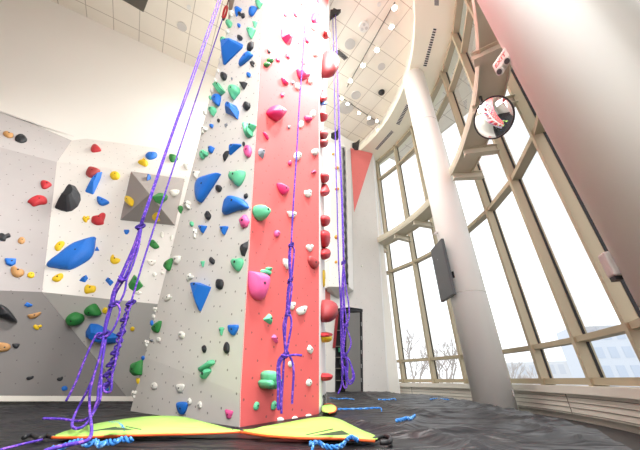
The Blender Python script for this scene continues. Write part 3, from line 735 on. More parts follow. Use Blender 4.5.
h('g3', 'blue', 64.5, 388.4, 6, 5, 'oval', 15, 'small blue oval')
h('g3', 'blue', 106, 389.4, 6, 5, 'oval', 15, 'small blue')
# --- white part of the left wall
hp('w1', 'red', [(165, 155), (180, 128), (210, 120), (248, 155), (235, 168), (180, 175)], (70, 130), 8, 'small red')
hp('w1', 'blue', [(138, 95), (165, 72), (215, 68), (245, 80), (235, 110), (190, 128), (155, 120)], (130, 145), 9, 'blue oval')
hp('w1', 'yellow', [(70, 155), (105, 140), (125, 120), (138, 142), (165, 160), (150, 188), (120, 185)], (130, 145), 9, 'yellow star-like')
hp('w1', 'green', [(350, 95), (370, 88), (425, 105), (430, 130), (380, 152), (355, 130)], (130, 145), 9, 'dark green')
hp('w2', 'darkred', [(127, 345), (150, 302), (190, 300), (240, 320), (225, 350), (170, 378), (135, 365)], (70, 130), 8, 'dark red knobbly')
hp('w2', 'blue', [(102, 171), (100.5, 177.5), (93, 194), (84.7, 191), (88, 184.5), (94, 178)], (0, 0), 1, 'blue blade-shaped', 'wedge', .12)
h('w2', 'yellow', 115, 175.6, 10, 8, 'oval', 0, 'yellow egg-shaped')
hp('w2', 'black', [(53.8, 206.5), (60, 199.4), (66, 189), (70.6, 183.8), (75, 185.5), (79.5, 193), (80, 198.5), (77, 205), (71, 209.5), (66, 210.4), (60, 209)], (0, 0), 1, 'large black shark-fin', 'wedge', .22)
hp('w2', 'blue', [(218, 165), (228, 137), (312, 175), (290, 195), (255, 203), (228, 190)], (70, 180), 8, 'blue half-moon', 'flat')
h('w2', 'yellow', 86, 219, 7, 6.6, 'wing', 0, 'small yellow trefoil')
hp('w2', 'red', [(170, 320), (180, 298), (235, 290), (265, 265), (283, 275), (270, 325), (265, 350), (215, 358), (175, 340)], (70, 180), 8, 'red fist-like')
h('w2', 'blue', 126.5, 232, 5, 4.6, 'shield', 0, 'small blue square')
hp('w2', 'blue', [(46.2, 264.7), (57.5, 255.6), (70, 245.6), (80, 241), (94.4, 237), (95, 240), (93.7, 250), (89.4, 258), (77.5, 265.6), (70, 268.7), (66, 268.9), (56, 267.5)], (0, 0), 1, 'very large blue leaf-shaped', 'dome', .16)
h('w2', 'blue', 97.5, 249.4, 4.6, 4, 'tri', 60, 'tiny blue')
hp('w2', 'yellow', [(435, 175), (470, 135), (510, 130), (515, 155), (480, 200), (450, 205)], (0, 225), 8, 'yellow peanut-shaped')
hp('w2', 'yellow', [(322, 185), (345, 155), (365, 190), (402, 195), (385, 222), (350, 230), (325, 215)], (70, 235), 8, 'yellow crescent')
hp('w2', 'blue', [(72, 365), (90, 340), (130, 318), (145, 345), (120, 378)], (70, 235), 8, 'small blue', 'wedge')
hp('w2', 'blue', [(280, 360), (302, 335), (350, 375), (320, 408)], (70, 235), 8, 'blue square', 'wedge')
hp('w2', 'yellow', [(195, 20), (220, -5), (245, 5), (285, 10), (280, 50), (245, 62), (200, 65)], (60, 285), 8, 'yellow notched')
hp('w2', 'yellow', [(415, 30), (445, 5), (495, -15), (505, 15), (470, 50), (430, 50)], (0, 275), 8, 'yellow wavy')
hp('w2', 'green', [(128, 284), (134, 274), (138, 278), (143.3, 285.5), (135.5, 292), (129, 288)], (0, 0), 1, 'dark green diamond', 'wedge')
h('w2', 'white', 138.3, 292.8, 7, 3.4, 'oval', -5, 'flat white')
h('w2', 'white', 151.4, 262.8, 9, 5.4, 'half', 0, 'white half-disc', 'flat')
h('w2', 'white', 154.4, 274.5, 4, 4.6, 'rock')
h('w2', 'white', 162.2, 273.3, 3, 3, 'rock', 0, 'tiny white')
hp('w2', 'green', [(310, 45), (325, 10), (360, 0), (415, 60), (410, 80), (370, 92), (330, 70)], (120, 240), 10.67, 'dark green')
h('w2', 'white', 161.9, 234.6, 4, 6, 'oval')
h('w2', 'white', 171.5, 238, 3, 6, 'wing')
hp('pl', 'yellow', [(50, 85), (65, 48), (100, 75), (102, 105), (90, 130), (60, 110)], (120, 190), 8, 'yellow')
hp('pb', 'yellow', [(258, 205), (290, 180), (320, 195), (305, 215), (320, 240), (300, 252), (262, 235)], (120, 190), 8, 'yellow bitten-looking')
hp('pr', 'green', [(262, 50), (320, 20), (355, 30), (385, 75), (330, 112), (290, 95)], (120, 190), 8, 'dark green', 'wedge')
h('pr', 'white', 174.4, 193, 7.6, 6.4, 'half', 0, 'white cup-shaped')
h('pt', 'blue', 149, 178, 4, 4, 'tri', 90, 'tiny blue')
h('w1', 'white', 187, 166.7, 7, 5.6, 'half', 0, 'white cup-shaped')
h('w3', 'green', 74.7, 319, 17, 13, 'oval', 0, 'large dark green egg-shaped', 'dome', .14)
hp('w3', 'green', [(200, 195), (230, 165), (280, 155), (325, 225), (310, 245), (240, 245), (205, 225)], (60, 285), 8, 'large dark green rounded', 'dome', .13)
h('w3', 'yellow', 105, 310.6, 5.6, 6.4, 'rock', 0, 'small yellow')
hp('w3', 'blue', [(140, 180), (165, 135), (210, 140), (330, 210), (310, 245), (250, 255), (190, 238), (140, 210)], (60, 300), 5.625, 'very large blue ledge', 'wedge', .16)
h('w3', 'yellow', 132.5, 329, 4.6, 4.4, 'rock', 0, 'tiny yellow')
# --- small wooden and white holds on the far wall
for cx, cy, w_, h_ in ((336.7, 168, 4, 3), (337, 189, 4, 3), (336.5, 237, 4, 4), (336, 262, 2.6, 3), (333, 154, 2.4, 2)): h('A', 'orange', cx, cy, w_, h_, 'oval', 0, 'small orange')
for cx, cy, w_, h_ in ((327, 133.8, 2.4, 2), (326.8, 140.6, 2.6, 2), (328, 210, 2.4, 3)): h('B', 'orange', cx, cy, w_, h_, 'oval', 0, 'small orange')
h('R', 'white', 362, 266, 2, 2.4, 'rock', 0, 'tiny white')

def multi(face, color, lobes, off, sc, look, style='dome', pr=None):
    hp(face, color, [p for L in lobes for p in L], off, sc, look, style, pr)
    HOLDS[-1]['lobes'] = [[(off[0] + x / sc, off[1] + y / sc) for x, y in L] for L in lobes]
def ell(x0, y0, x1, y1, w):
    """capsule outline from one end to the other"""
    a = Vector((x0, y0)); b = Vector((x1, y1)); d = (b - a).normalized(); n = Vector((-d.y, d.x)); out = []
    for k in range(5): t = -PI / 2 + PI * k / 4; out.append(tuple(b + (d * math.cos(t) + n * math.sin(t)) * w))
    for k in range(5): t = PI / 2 + PI * k / 4; out.append(tuple(a + (d * math.cos(t) + n * math.sin(t)) * w))
    return out
multi('W', 'mint', [ell(528, 195, 545, 285, 14), ell(562, 225, 560, 278, 15), ell(595, 205, 575, 235, 11)], (180, 100), 8, 'three-fingered mint')
multi('W', 'mint', [ell(205, 288, 245, 345, 9), ell(216, 280, 256, 338, 9), ell(226, 274, 266, 330, 8)], (190, 50), 8, 'ribbed diagonal mint')
multi('W', 'mint', [ell(290, 155, 375, 98, 19), ell(310, 212, 345, 165, 20)], (165, 350), 8, 'twin-lobed mint')
multi('P', 'mint', [ell(240, 165, 245, 185, 34), ell(215, 212, 220, 222, 24), ell(262, 200, 268, 222, 30)], (230, 350), 6.4, 'large mint clustered-cylinder', 'flat', .12)
multi('P', 'green', [ell(46, 112, 60, 122, 16), ell(72, 78, 88, 92, 16)], (260, 50), 8, 'two-lobed green')
multi('P', 'mint', [ell(182, 172, 232, 184, 18), ell(220, 150, 240, 152, 14)], (240, 250), 8, 'mint finger-shaped')
def build_hold(d, label, group):
    pl, fn = FACE[d['face']]; n = pl[1]
    P3 = [atP(u, v, pl) for u, v in d['pts']]
    e1 = (max(p.z for p in P3) - min(p.z for p in P3)); e2 = max((p - q).xy.length for p in P3 for q in P3)
    pr = d['pr'] or max(0.018, min(0.10, (0.30 if d['color'] == 'white' else 0.34) * min(e1, e2)))
    kv = n * 0.0
    if d['style'] != 'knob':
        kv = n * (0.2 * pr); P3 = [atP(u, v, (pl[0] + kv, n)) - kv for u, v in d['pts']]
    c = sum(P3, Vector()) / len(P3); M = frame_of(n, c); I = M.inverted()
    vs, fs = [], []
    for lobe in d.get('lobes') or [d['pts']]:
        P3 = [atP(u, v, (pl[0] + kv, n)) - kv for u, v in lobe]
        L = [(I @ p).xy for p in P3]
        if sum(L[i].x * L[(i + 1) % len(L)].y - L[(i + 1) % len(L)].x * L[i].y for i in range(len(L))) < 0: L.reverse()
        w = max(p.x for p in L) - min(p.x for p in L); hh = max(p.y for p in L) - min(p.y for p in L)
        if d['style'] == 'wedge' or len(L) <= 5:
            N = len(L) * 3; ol = []
            for i in range(len(L)):
                a, b = L[i], L[(i + 1) % len(L)]
                ol += [a.lerp(b, .08), a.lerp(b, .5), a.lerp(b, .92)]
        else:
            Q = [Vector((p.x, p.y, 0)) for p in L]; n0 = len(Q); ol = []
            for i in range(n0):
                p0, p1, p2, p3 = Q[i - 1], Q[i], Q[(i + 1) % n0], Q[(i + 2) % n0]
                for k in range(4):
                    t = k / 4
                    ol.append((0.5 * ((2 * p1) + (p2 - p0) * t + (2 * p0 - 5 * p1 + 4 * p2 - p3) * t * t + (3 * p1 - p0 - 3 * p2 + p3) * t ** 3)).xy)
            N = len(ol)
        cen = sum(ol, Vector((0, 0))) / len(ol)
        prof = {'dome': [(1, 0), (1.0, .18), (.95, .42), (.82, .68), (.6, .88), (.3, .98)], 'flat': [(1, 0), (1.0, .35), (.96, .62), (.86, .82), (.6, .95), (.3, 1.0)],
                'wedge': [(1, 0), (.99, .12), (.70, .62), (.42, 1.0)], 'knob': [(1, 0), (1.04, .25), (1.0, .5), (.86, .72), (.62, .9), (.3, 1.0)]}[d['style']]
        pk = Vector((0.06 * w, (0.14 if d['style'] == 'wedge' else 0.05) * hh))
        rnd = random.Random(int(d['c'][0] * 53 + d['c'][1] * 71)); sd = Vector((rnd.uniform(0, 90), rnd.uniform(0, 90), 0)); amp = 0.0 if d['style'] == 'wedge' else 0.22 if d['color'] in ('white', 'black') else 0.12
        b0 = len(vs)
        for sc, z in prof:
            for p in ol:
                q = cen + (p - cen) * sc + pk * (1 - sc)
                k = 1 + amp * noise.noise(Vector((q.x, q.y, z * pr)) * (2.2 / max(min(w, hh), .02)) + sd)
                vs.append(Vector((q.x, q.y, z * pr * k + (0.0008 if z == 0 else 0))))
        tp = cen + pk * .9; vs.append(Vector((tp.x, tp.y, pr * prof[-1][1])))
        for r in range(len(prof) - 1):
            for i in range(N): fs.append((b0 + r * N + i, b0 + r * N + (i + 1) % N, b0 + (r + 1) * N + (i + 1) % N, b0 + (r + 1) * N + i))
        last = b0 + (len(prof) - 1) * N
        for i in range(N): fs.append((last + i, last + (i + 1) % N, len(vs) - 1))
        fs.append(tuple(range(b0 + N - 1, b0 - 1, -1)))

    o = me_obj('climbing_hold', vs, fs, hold_mat(d['color']), None, M)
    if d['style'] != 'wedge': o.data.polygons.foreach_set('use_smooth', [True] * len(o.data.polygons))
    tag(o, label, 'climbing hold', group)
    if d['size'] >= 6.5 and d['color'] != 'black':
        rb = min(0.013, 0.09 * min(w, hh)) if d['size'] < 14 else 0.013
        zz = pr * prof[-1][1]
        b = MB().cyl((0, 0, 0), (0, 0, 0.006), rb, n=10)
        b = me_obj('bolt', [v for v in b.v], b.f, M_black, o, M @ Matrix.Translation((tp.x, tp.y, zz - 0.002)))
    return o
cnt = {}
for d in HOLDS: cnt.setdefault((FACE[d['face']][1], CNAME.get(d['color'], d['color'])), []).append(d)
for (fn, cn), L in cnt.items():
    L.sort(key=lambda d: d['c'][1])
    for i, d in enumerate(L):
        look = d['look'] or (('tiny ' if d['size'] < 4.2 else 'small ' if d['size'] < 7.6 else '') + cn)
        if cn not in look: look = cn + ' ' + look
        if len(L) == 1: lb = '%s hold on the %s, the only %s one there' % (look, fn, cn)
        elif i == len(L) - 1: lb = '%s hold on the %s, lowest of its %s holds' % (look, fn, cn)
        else: lb = '%s hold on the %s, %s of its %s holds' % (look, fn, ORD[i], cn)
        d['label'] = lb
for d in HOLDS: build_hold(d, d['label'], 'climbing holds on the ' + FACE[d['face']][1])

# ------------------------------------------------------------------ ropes
def rp(path, Y, off=0.0):
    out = []
    for k, (u, v) in enumerate(path):
        p = atY(u, v, Y + off)
        if p.z < 0.06: p = atZ(u, v, 0.06 + 0.004 * (k % 2)) if v > 424 else atZ(u, v, 0.02) if p.z < 0.02 else p
        out.append(p)
    return out
def rope(label, Y, paths, r, knots=(), top=None):
    mb = MB()
    for i, (path, o) in enumerate(paths):
        pts = rp(path, Y, o)
        mb.tube(pts, r, n=7, sub=6)
    ro = mb.build('climbing_rope', M_rope, None, True); tag(ro, label, 'rope', 'purple climbing ropes')
    for (u, v, s) in knots:
        c = atY(u, v, Y - 0.01); kb = MB(); d = s * c.y / F * 1.0
        for a in range(3):
            ph = a * 2.1; ring = [c + Vector((math.cos(t / 8 * 2 * PI) * d * .55, math.sin(t / 8 * 2 * PI + ph) * d * .45 - 0.0, math.sin(t / 8 * 2 * PI + ph * .5) * d * .55)) for t in range(9)]
            kb.tube(ring, r * 1.05, n=6, sub=3)
        kb.build('knot', M_knot, ro, True)
    return ro
YA = 2.45
rope('purple rope doubled and gathered into looped knots, nearest of the two at far left', YA, [
    ([(232.5, -40), (218.3, 0), (188, 87), (173.2, 129), (140, 225)], 0), ([(235, -40), (221, 0), (190.5, 86), (174.6, 129), (141.8, 225)], 0.02),
    ([(140, 227), (134, 245), (124, 268), (119.5, 278), (113, 292), (110.5, 304), (106, 320), (103.5, 334)], 0),
    ([(140.5, 227), (136, 245), (127, 265), (121, 279), (115, 291), (112.3, 304), (107, 322), (105, 334)], -0.02),
    ([(141, 227), (137, 246), (130, 266), (124.5, 279), (116.5, 292), (113.5, 303), (111, 310), (106.5, 326), (104.5, 336)], 0.02),
    ([(141.5, 228), (138.5, 247), (132.5, 266), (127, 279), (124.5, 292), (119, 303), (115, 305), (111, 304)], 0),
    ([(141, 229), (135, 250), (128.5, 268), (123, 279), (119, 276)], -0.03), ([(127, 280), (122, 280), (118, 279)], -0.035),
    ([(109, 305), (114, 303.5), (118.5, 305.5), (119.8, 312), (115.5, 325), (109, 335), (104, 336)], -0.02),
    ([(104, 334), (98, 333.5), (92, 343), (82.5, 365), (75, 384), (66, 401)], -0.02),
    ([(103, 340), (97, 366), (88, 389), (76, 412), (72, 425), (77, 428.5), (85, 425), (94, 412), (100, 400), (101, 388), (101.5, 370), (105, 340)], -0.03),
    ([(103.5, 336), (101, 352), (95, 372), (90, 392), (89.7, 409), (91.5, 427), (91, 435), (86, 441), (67, 445), (45, 451)], -0.05),
    ([(106, 337), (105, 345), (102, 365), (98.5, 388), (97, 401), (90, 416), (79, 421), (62, 419), (43, 418.5)], 0.0)], 0.0082,
    [(140.4, 226.5, 6), (123, 279.5, 4.5), (114, 304.3, 5), (103.8, 335, 6)])
YBr = 2.9
chain = [[], []]
ax = [(131, 301), (127.5, 309), (125, 319), (122.5, 329), (119.5, 340), (115.5, 353), (112.5, 364), (109.5, 376), (107.8, 388)]
import itertools
for i in range(len(ax) - 1):
    for k in range(2):
        t = k / 2; u = ax[i][0] + (ax[i + 1][0] - ax[i][0]) * t; v = ax[i][1] + (ax[i + 1][1] - ax[i][1]) * t
        s = (1 if (2 * i + k) % 2 else -1) * (2.0 if i < 4 else 2.9)
        chain[0].append((u + s, v)); chain[1].append((u - s, v + 1))
rope('purple rope on a red carabiner, chain-knotted below, farther of the two at far left', YBr, [
    ([(222.6, 19), (185.7, 130), (150, 240), (134.4, 291), (131, 302)], 0), (chain[0], 0), (chain[1], 0.02),
    ([(132, 303), (128, 313), (123, 331), (117.5, 350), (115, 364), (112, 376), (110.8, 391), (104, 391), (104.5, 383)], -0.03)], 0.0095,
    [(131, 303, 5), (124.5, 319, 4), (121.5, 333, 4), (114.7, 352, 3.6), (110.5, 364, 3.6), (107.5, 374, 3.6), (105.5, 386, 4)])
YC = 2.42
rope('purple rope hanging in front of the pink tower face, knotted into loops', YC, [
    ([(308, -40), (306, 0), (303, 56), (299.6, 100), (296.5, 156), (293.6, 200), (291.2, 244)], 0),
    ([(291, 244), (289.3, 251), (289, 262), (290, 279), (287.8, 290), (286.6, 310), (285, 318), (283.4, 326), (284.3, 340), (285.5, 354)], 0),
    ([(291.4, 245), (290.4, 252), (290.3, 264), (290.7, 280), (288.6, 293), (287.6, 312), (286, 322), (285, 338), (285.8, 354)], -0.02),
    ([(291.5, 245), (294, 249), (293.8, 256), (292.3, 272), (290.8, 280), (289, 281), (287.6, 284)], 0.02),
    ([(289, 281), (291.8, 284), (291.3, 293), (289.6, 306), (288, 313), (285, 316)], 0), ([(286, 314.5), (290.3, 316), (291.4, 325), (289, 339), (286.5, 352)], -0.02),
    ([(281, 355.2), (287, 356), (294, 355), (302, 355.5)], -0.03),
    ([(286, 354), (282, 356), (278.4, 361), (277.3, 373), (278, 390.6), (277.7, 407), (279.7, 408), (280.8, 397), (280, 380), (279.6, 365), (284, 356)], -0.02),
    ([(285.5, 354), (284, 360), (282.8, 381), (281.5, 401.6), (281.4, 413.7)], 0),
    ([(286, 354), (288.6, 355), (292, 361), (293.6, 373), (292.5, 394), (292, 404)], 0)], 0.0088,
    [(291.3, 245, 4), (290.5, 280, 3.4), (287.9, 314, 3.4), (285.7, 355, 4)])
YD = 4.55
rope('purple double rope hanging right of the tower in front of the doorway', YD, [
    ([(332.7, 13), (334, 67), (335.6, 150), (337.2, 207), (338.6, 262), (340.6, 302), (341, 330), (341.2, 350), (342, 381), (338, 394)], 0.03),
    ([(335.5, 13), (337, 67), (339.6, 150), (341.8, 207), (343.4, 262)], 0), ([(336.4, 40), (340.3, 150), (342.6, 207), (344, 262)], 0.02),
    ([(343.4, 262), (343, 280), (343.5, 300), (342.5, 325), (342, 345), (343, 365), (342.5, 380), (345, 388), (347, 384), (344.5, 366)], 0),
    ([(343.7, 262), (345.2, 280), (347, 294), (348.8, 305), (349, 318), (346.5, 326), (351, 342), (348, 352), (345, 355), (349, 360), (354.3, 376), (350.5, 384), (345.8, 379), (346.6, 364), (344, 355)], 0.02),
    ([(344, 262), (343.6, 282), (344.6, 305), (346.5, 322), (344.5, 340), (344, 354), (350, 362), (353, 376), (350, 381.5), (347.4, 376), (347.8, 364), (345, 356)], -0.02),
    ([(343.2, 264), (342, 285), (341.8, 310), (343.5, 334), (341.5, 355), (343.5, 375)], -0.03)], 0.0115,
    [(343.5, 262.5, 3.4), (346.2, 325, 3), (344.6, 355.5, 3.6)])
# loose rope end on the floor
fb = MB().tube([atZ(u, v, 0.018) for u, v in ((-8, 452), (10, 447.5), (25, 443.6), (42, 439.8))], 0.006, n=7, sub=5).build('climbing_rope', M_rope, None, True)
tag(fb, 'short stretch of purple rope lying on the floor at bottom left', 'rope', 'purple climbing ropes')
# red carabiner and its sling
CB = empty('carabiner', atY(223.5, 16, YBr).to_tuple()); tag(CB, 'red carabiner hanging from the tower top at the left, holding purple rope', 'carabiner')
cp = [atY(u, v, YBr) for u, v in ((223.2, 18.5), (223.0, 15), (224.6, 9), (226.6, 6.2), (227.2, 8.5), (226.0, 13.5), (224.4, 17.5), (223.2, 18.5))]
MB().tube(cp, 0.02, n=8, sub=4).build('body', M_red, CB, True)
MB().tube([atY(u, v, YBr) for u, v in ((222, 16.5), (223.6, 20.2), (225, 16.5))], 0.012, n=8, sub=4).build('gate', M_gasket, CB, True)
sg = MB().tube([atY(u, v, YBr + .0) for u, v in ((226.6, 7), (228.3, 1), (231.5, -10), (236, -24))], 0.012, n=8, sub=4).build('sling', mat('dark_sling', (92, 36, 40), 0.8), CB, True)

# black rope brackets
def bracket(label, pts, pl_off, depth, parent_dir):
    o = MB().prism(pts, depth).build('rope_bracket', M_black); bevel(o, 0.008); return tag(o, label, 'bracket', 'black rope brackets')
def brk(label, P, f):
    pts = [f(u, v) for u, v in P]; bw = bracket(label, pts, 0, Vector((0, 0.10, 0)), 0); return bw
brk('black wedge bracket high on the right side of the tower', [(328.2, 10), (333, 9), (333.6, 7.6), (337, 9.2), (341, 9.0), (338.5, 11.8), (333.5, 14.4), (329.0, 18.3), (328.0, 16)], lambda u, v: atY(u, v, 4.5))
brk('black wedge bracket under the ceiling behind the tower, left of the pink triangle', [(331.2, 133), (336.5, 131), (338.4, 128), (338.4, 138), (335.5, 139), (331.0, 136.4)], lambda u, v: bp(u, v, .5))
brk('black wedge bracket on top of the pink triangle', [(352.2, 143), (356, 142), (360, 139), (358.5, 148.8), (355, 148.6), (352.4, 146)], lambda u, v: bp(u, v, .5))

# ------------------------------------------------------------------ green belay flaps on the floor
def flap(name_label, outline, front, prints, lift):
    pts = [atZ(u, v, 0.022 + lift * t) for u, v, t in outline]
    c = sum(pts, Vector()) / len(pts); P = smooth_path(pts + [pts[0]], 4)[:-1]; n = len(P)
    vs = P + [p * .5 + c * .5 + Vector((0, 0, .002)) for p in P] + [c + Vector((0, 0, .002))] ; fs = []
    for i in range(n): fs += [(i, (i + 1) % n, n + (i + 1) % n, n + i), (n + i, n + (i + 1) % n, 2 * n)]
    lo = min(v.z for v in vs); O = Vector((c.x, c.y, lo))
    o = me_obj('belay_mat', [v - O for v in vs], fs, M_lime, None, Matrix.Translation(O), True)
    so = o.modifiers.new('solid', 'SOLIDIFY'); so.thickness = 0.005; so.offset = -1
    MB().tube([atZ(u, v, 0.020) for u, v in front], 0.007, n=6, sub=4).build('orange_edge', M_orange, o, True)
    return tag(o, name_label, 'belay mat', 'green belay mats')
def printing(o, quads, z):
    mb = MB()
    for q in quads: mb.add([atZ(u, v, z) for u, v in q], [(0, 1, 2, 3)[:len(q)]])
    mb.build('printed_lettering', M_print, o)
f1 = flap('lime green belay mat with orange edge at foot of the white tower face',
          [(52, 437, 0), (70, 430.5, .1), (100, 423.5, .3), (132, 418.5, .6), (158, 416.5, 1), (182, 417.5, 1), (205, 423, .6), (228, 429, .2), (243, 431.5, 0), (200, 433.5, 0), (150, 434.5, 0), (110, 436, 0), (80, 437, 0)],
          [(52, 437.5), (80, 437.6), (110, 436.6), (150, 435), (200, 433.8), (243, 432)], None, 0.04)
printing(f1, [[(86, 431.5), (116, 426.5), (117, 427.3), (96, 431.2)], [(96, 430.2), (134, 430.0), (126, 428.2), (118, 427.2)][:4], [(126, 426), (142, 429.2), (141, 430), (125, 426.8)]], 0.062)
f2 = flap('lime green belay mat with orange edge at foot of the pink tower face',
          [(238, 430.5, 0), (262, 427.5, .4), (290, 422.5, .8), (312, 418.5, 1), (326, 417.5, 1), (338, 419.5, .8), (350, 425, .5), (362, 431, .2), (374, 436, 0), (375, 440, 0), (340, 438.5, 0), (300, 437.5, 0), (265, 435, 0)],
          [(236, 431.5), (265, 435.8), (300, 438.2), (340, 439), (375, 441)], None, 0.04)
printing(f2, [[(312, 435.6), (340, 435.2), (350, 434.6), (342, 430.2)], [(305, 434.6), (333, 428.4), (333.5, 429.4), (307, 435.2)]], 0.062)
f3 = flap('small lime green belay mat peeking out behind the tower', [(322, 406, 1), (330, 404.6, 1), (335.5, 407, .5), (335, 411, 0), (329, 412.6, 0), (322, 411.5, 0)], [(322, 405), (330, 403.8), (335.8, 407), (335, 411.5), (329, 413.2)], None, 0.012)
# black straps at the corners of the flaps
for lab, pts in (('black strap at the left corner of the long green mat', [(24, 437.5), (32, 435), (40, 438.5), (46, 435.5), (53, 437)]), ('black strap between the two large green mats', [(218, 430.6), (226, 428.4), (233, 431), (237, 428.8), (242, 431.6)]), ('black strap at the right corner of the green mat', [(374, 439.5), (382, 436.2), (390, 438), (389, 442), (380, 442.5)])):
    o = MB().tube([atZ(u, v, 0.022) for u, v in pts], 0.012, n=7, sub=5).build('mat_strap', M_black, None, True); tag(o, lab, 'strap', 'black mat straps')
# blue cords tied to the floor cover
def cord(label, pts, r=0.014, wob=0.012):
    P = smooth_path([atZ(u, v, 0.03) for u, v in pts], 6); mb = MB()
    for ph in (0, PI):
        mb.tube([p + Vector((0, .5 * wob * math.cos(i * 1.1 + ph), 0.002 + .5 * wob * math.sin(i * 1.1 + ph))) for i, p in enumerate(P)], r * .42, n=6, sub=3)
    o = mb.build('blue_cord', M_cord, None, True); return tag(o, label, 'cord', 'blue cords on the floor')
cord('twisted blue cord lying before the long green mat, bottom left', [(50, 450), (62, 447.5), (72, 443), (80, 442), (88, 445), (95, 442), (100, 445.5), (106, 443), (115, 442.5), (122, 439.5), (132, 440.5)], .016, .016)
cord('knotted blue cord lying on the long green mat', [(108, 423.5), (113, 424), (117, 424), (120, 426), (122, 428), (124, 431.5)], .014, .014)
cord('blue cord lying across the front edge of the right green mat', [(312, 451), (313, 446), (310, 444), (319, 443), (323, 446), (332, 448), (342, 446), (346, 441), (351, 437.5), (355, 439), (358, 441)], .014, .012)
cord('straight blue cord on the floor right of the small green mat', [(338, 409.3), (350, 409.2), (365, 408.8), (376, 408.2), (381, 408.6), (381.5, 411)], .013, .01)
cord('faded blue cord on the floor just outside the doorway', [(330, 398), (338, 399), (346, 398.6), (354, 399.6)], .013, .01)
cord('short bright blue cord alone in the middle of the floor', [(396, 421), (402, 420), (406, 418.6), (411, 418.8), (415, 416)], .02, .012)
cord('blue cord on the floor near the pale grey wall', [(378, 399.6), (388, 399.8), (394, 398.8), (396, 400)], .014, .01)
cord('blue cord at the far floor edge left of the white column', [(430, 399.5), (436, 398.8), (443, 399.3), (449, 399.8)], .013, .01)

# ------------------------------------------------------------------ fittings on column, beam and ceiling
# flat panel
xp = 2.98
def ax_(u, v): r = ray(u, v); return CAM + r * (xp / r.x)
tl, tR, bR, bl = ax_(429, 252), ax_(440, 240), ax_(455, 294), ax_(442.4, 300.6)
yn, yf = (tR.y + bR.y) / 2, (tl.y + bl.y) / 2; zt, zb = (tl.z + tR.z) / 2, (bl.z + bR.z) / 2
SCN = empty('flat_screen', (xp, (yn + yf) / 2, zb)); tag(SCN, 'dark grey flat screen mounted on the farther white column', 'screen')
bevel(MB().box(xp + .035, (yn + yf) / 2, (zt + zb) / 2, .07, yf - yn, zt - zb).build('casing', M_dgrey, SCN), .008)
MB().box(xp - .001, (yn + yf) / 2, (zt + zb) / 2, .004, yf - yn - .05, zt - zb - .05).build('panel', mat('screen_face', (88, 90, 92), .5), SCN)
MB().cyl((xp - .006, (yn + yf) / 2 + .05, zb + .72 * (zt - zb)), (xp - .002, (yn + yf) / 2 + .05, zb + .72 * (zt - zb)), .02, n=10).build('badge', M_steel, SCN)
MB().box(xp + .13, (yn + yf) / 2 + 0.05, (zt + zb) / 2, .16, .12, .2).build('mount', M_black, SCN)
def on_col(u, v, c, r):
    d = ray(u, v); a = d.x**2 + d.y**2; b = -2 * (d.x * c.x + d.y * c.y); cc = c.x**2 + c.y**2 - r * r
    t = (-b - math.sqrt(max(b * b - 4 * a * cc, 0))) / (2 * a); return CAM + d * t
def col_box(name, u, v, c, r, sx, sz, sd, m, label, cat):
    p = on_col(u, v, c, r); n = (p - Vector((c.x, c.y, p.z))).normalized(); M = frame_of(n, p)
    mb = MB().box(0, 0, sd / 2, sx, sz, sd); o = me_obj(name, mb.v, mb.f, m, None, M); bevel(o, .006); return tag(o, label, cat), M
o, Mo = col_box('wall_outlet', 452.6, 275, C1, C1r, .10, .15, .03, M_black, 'small black socket box on the farther column, beside the screen', 'outlet')
o, Mo = col_box('wall_outlet', 513, 393, C1, C1r, .07, .12, .012, M_disc, 'grey outlet plate near the foot of the farther column', 'outlet')
mb = MB().box(0, 0, .02, .05, .04, .04).cyl((0, 0, .06), (0, -.05, .10), .03, n=12).ball((0, -.06, .11), .034)
sc_ = frame_of((atZ(0, 0, 3) * 0 + Vector((-1, -.45, 0))).normalized(), on_col(437.5, 233, C1, C1r + .0))
o = me_obj('security_camera', mb.v, mb.f, M_disc, None, sc_); tag(o, 'small grey security camera on the farther column, above the screen', 'camera')
# exit sign with emergency lamps on the near column
pe = Vector((C2.x, C2.y, 0)) + Vector((-math.sin(math.radians(45)), math.cos(math.radians(45)), 0)) * C2r
ze = CH + ray(506, 63).z / math.hypot(ray(506, 63).x, ray(506, 63).y) * math.hypot(pe.x, pe.y)
ne = Vector((-math.sin(math.radians(62)), -math.cos(math.radians(62)) * .25, 0)).normalized()
Me = frame_of(ne, Vector((pe.x - .015, pe.y, ze)))
EX = empty('exit_sign', (pe.x - .015, pe.y, ze)); tag(EX, 'white exit sign with red lettering and two emergency lamps on the near column', 'exit sign')
def loc_obj(name, mb, m, par, M, smooth=False):
    o = me_obj(name, mb.v, mb.f, m, par, M, smooth); return o
bevel(loc_obj('casing', MB().box(0, 0, .03, .17, .12, .06), M_lampw, EX, Me), .012)
for s in (-1, 1): LH = loc_obj('lamp_head', MB().cyl((s * .045, -.07, .04), (s * .045, -.085, .062), .026, .032, 16), M_lampw, EX, Me); loc_obj('lens', MB().cyl((s * .045, -.085, .062), (s * .045, -.087, .066), .022, .022, 16), M_dgrey, LH, Me)
text_obj('lettering', 'EXIT', .06, Me @ Matrix.Translation((0, .0, .0615)), mat('exit_red', (214, 50, 44), .5), EX)
loc_obj('back_plate', MB().box(.06, -.12, .008, .06, .12, .02), M_disc, EX, Me)
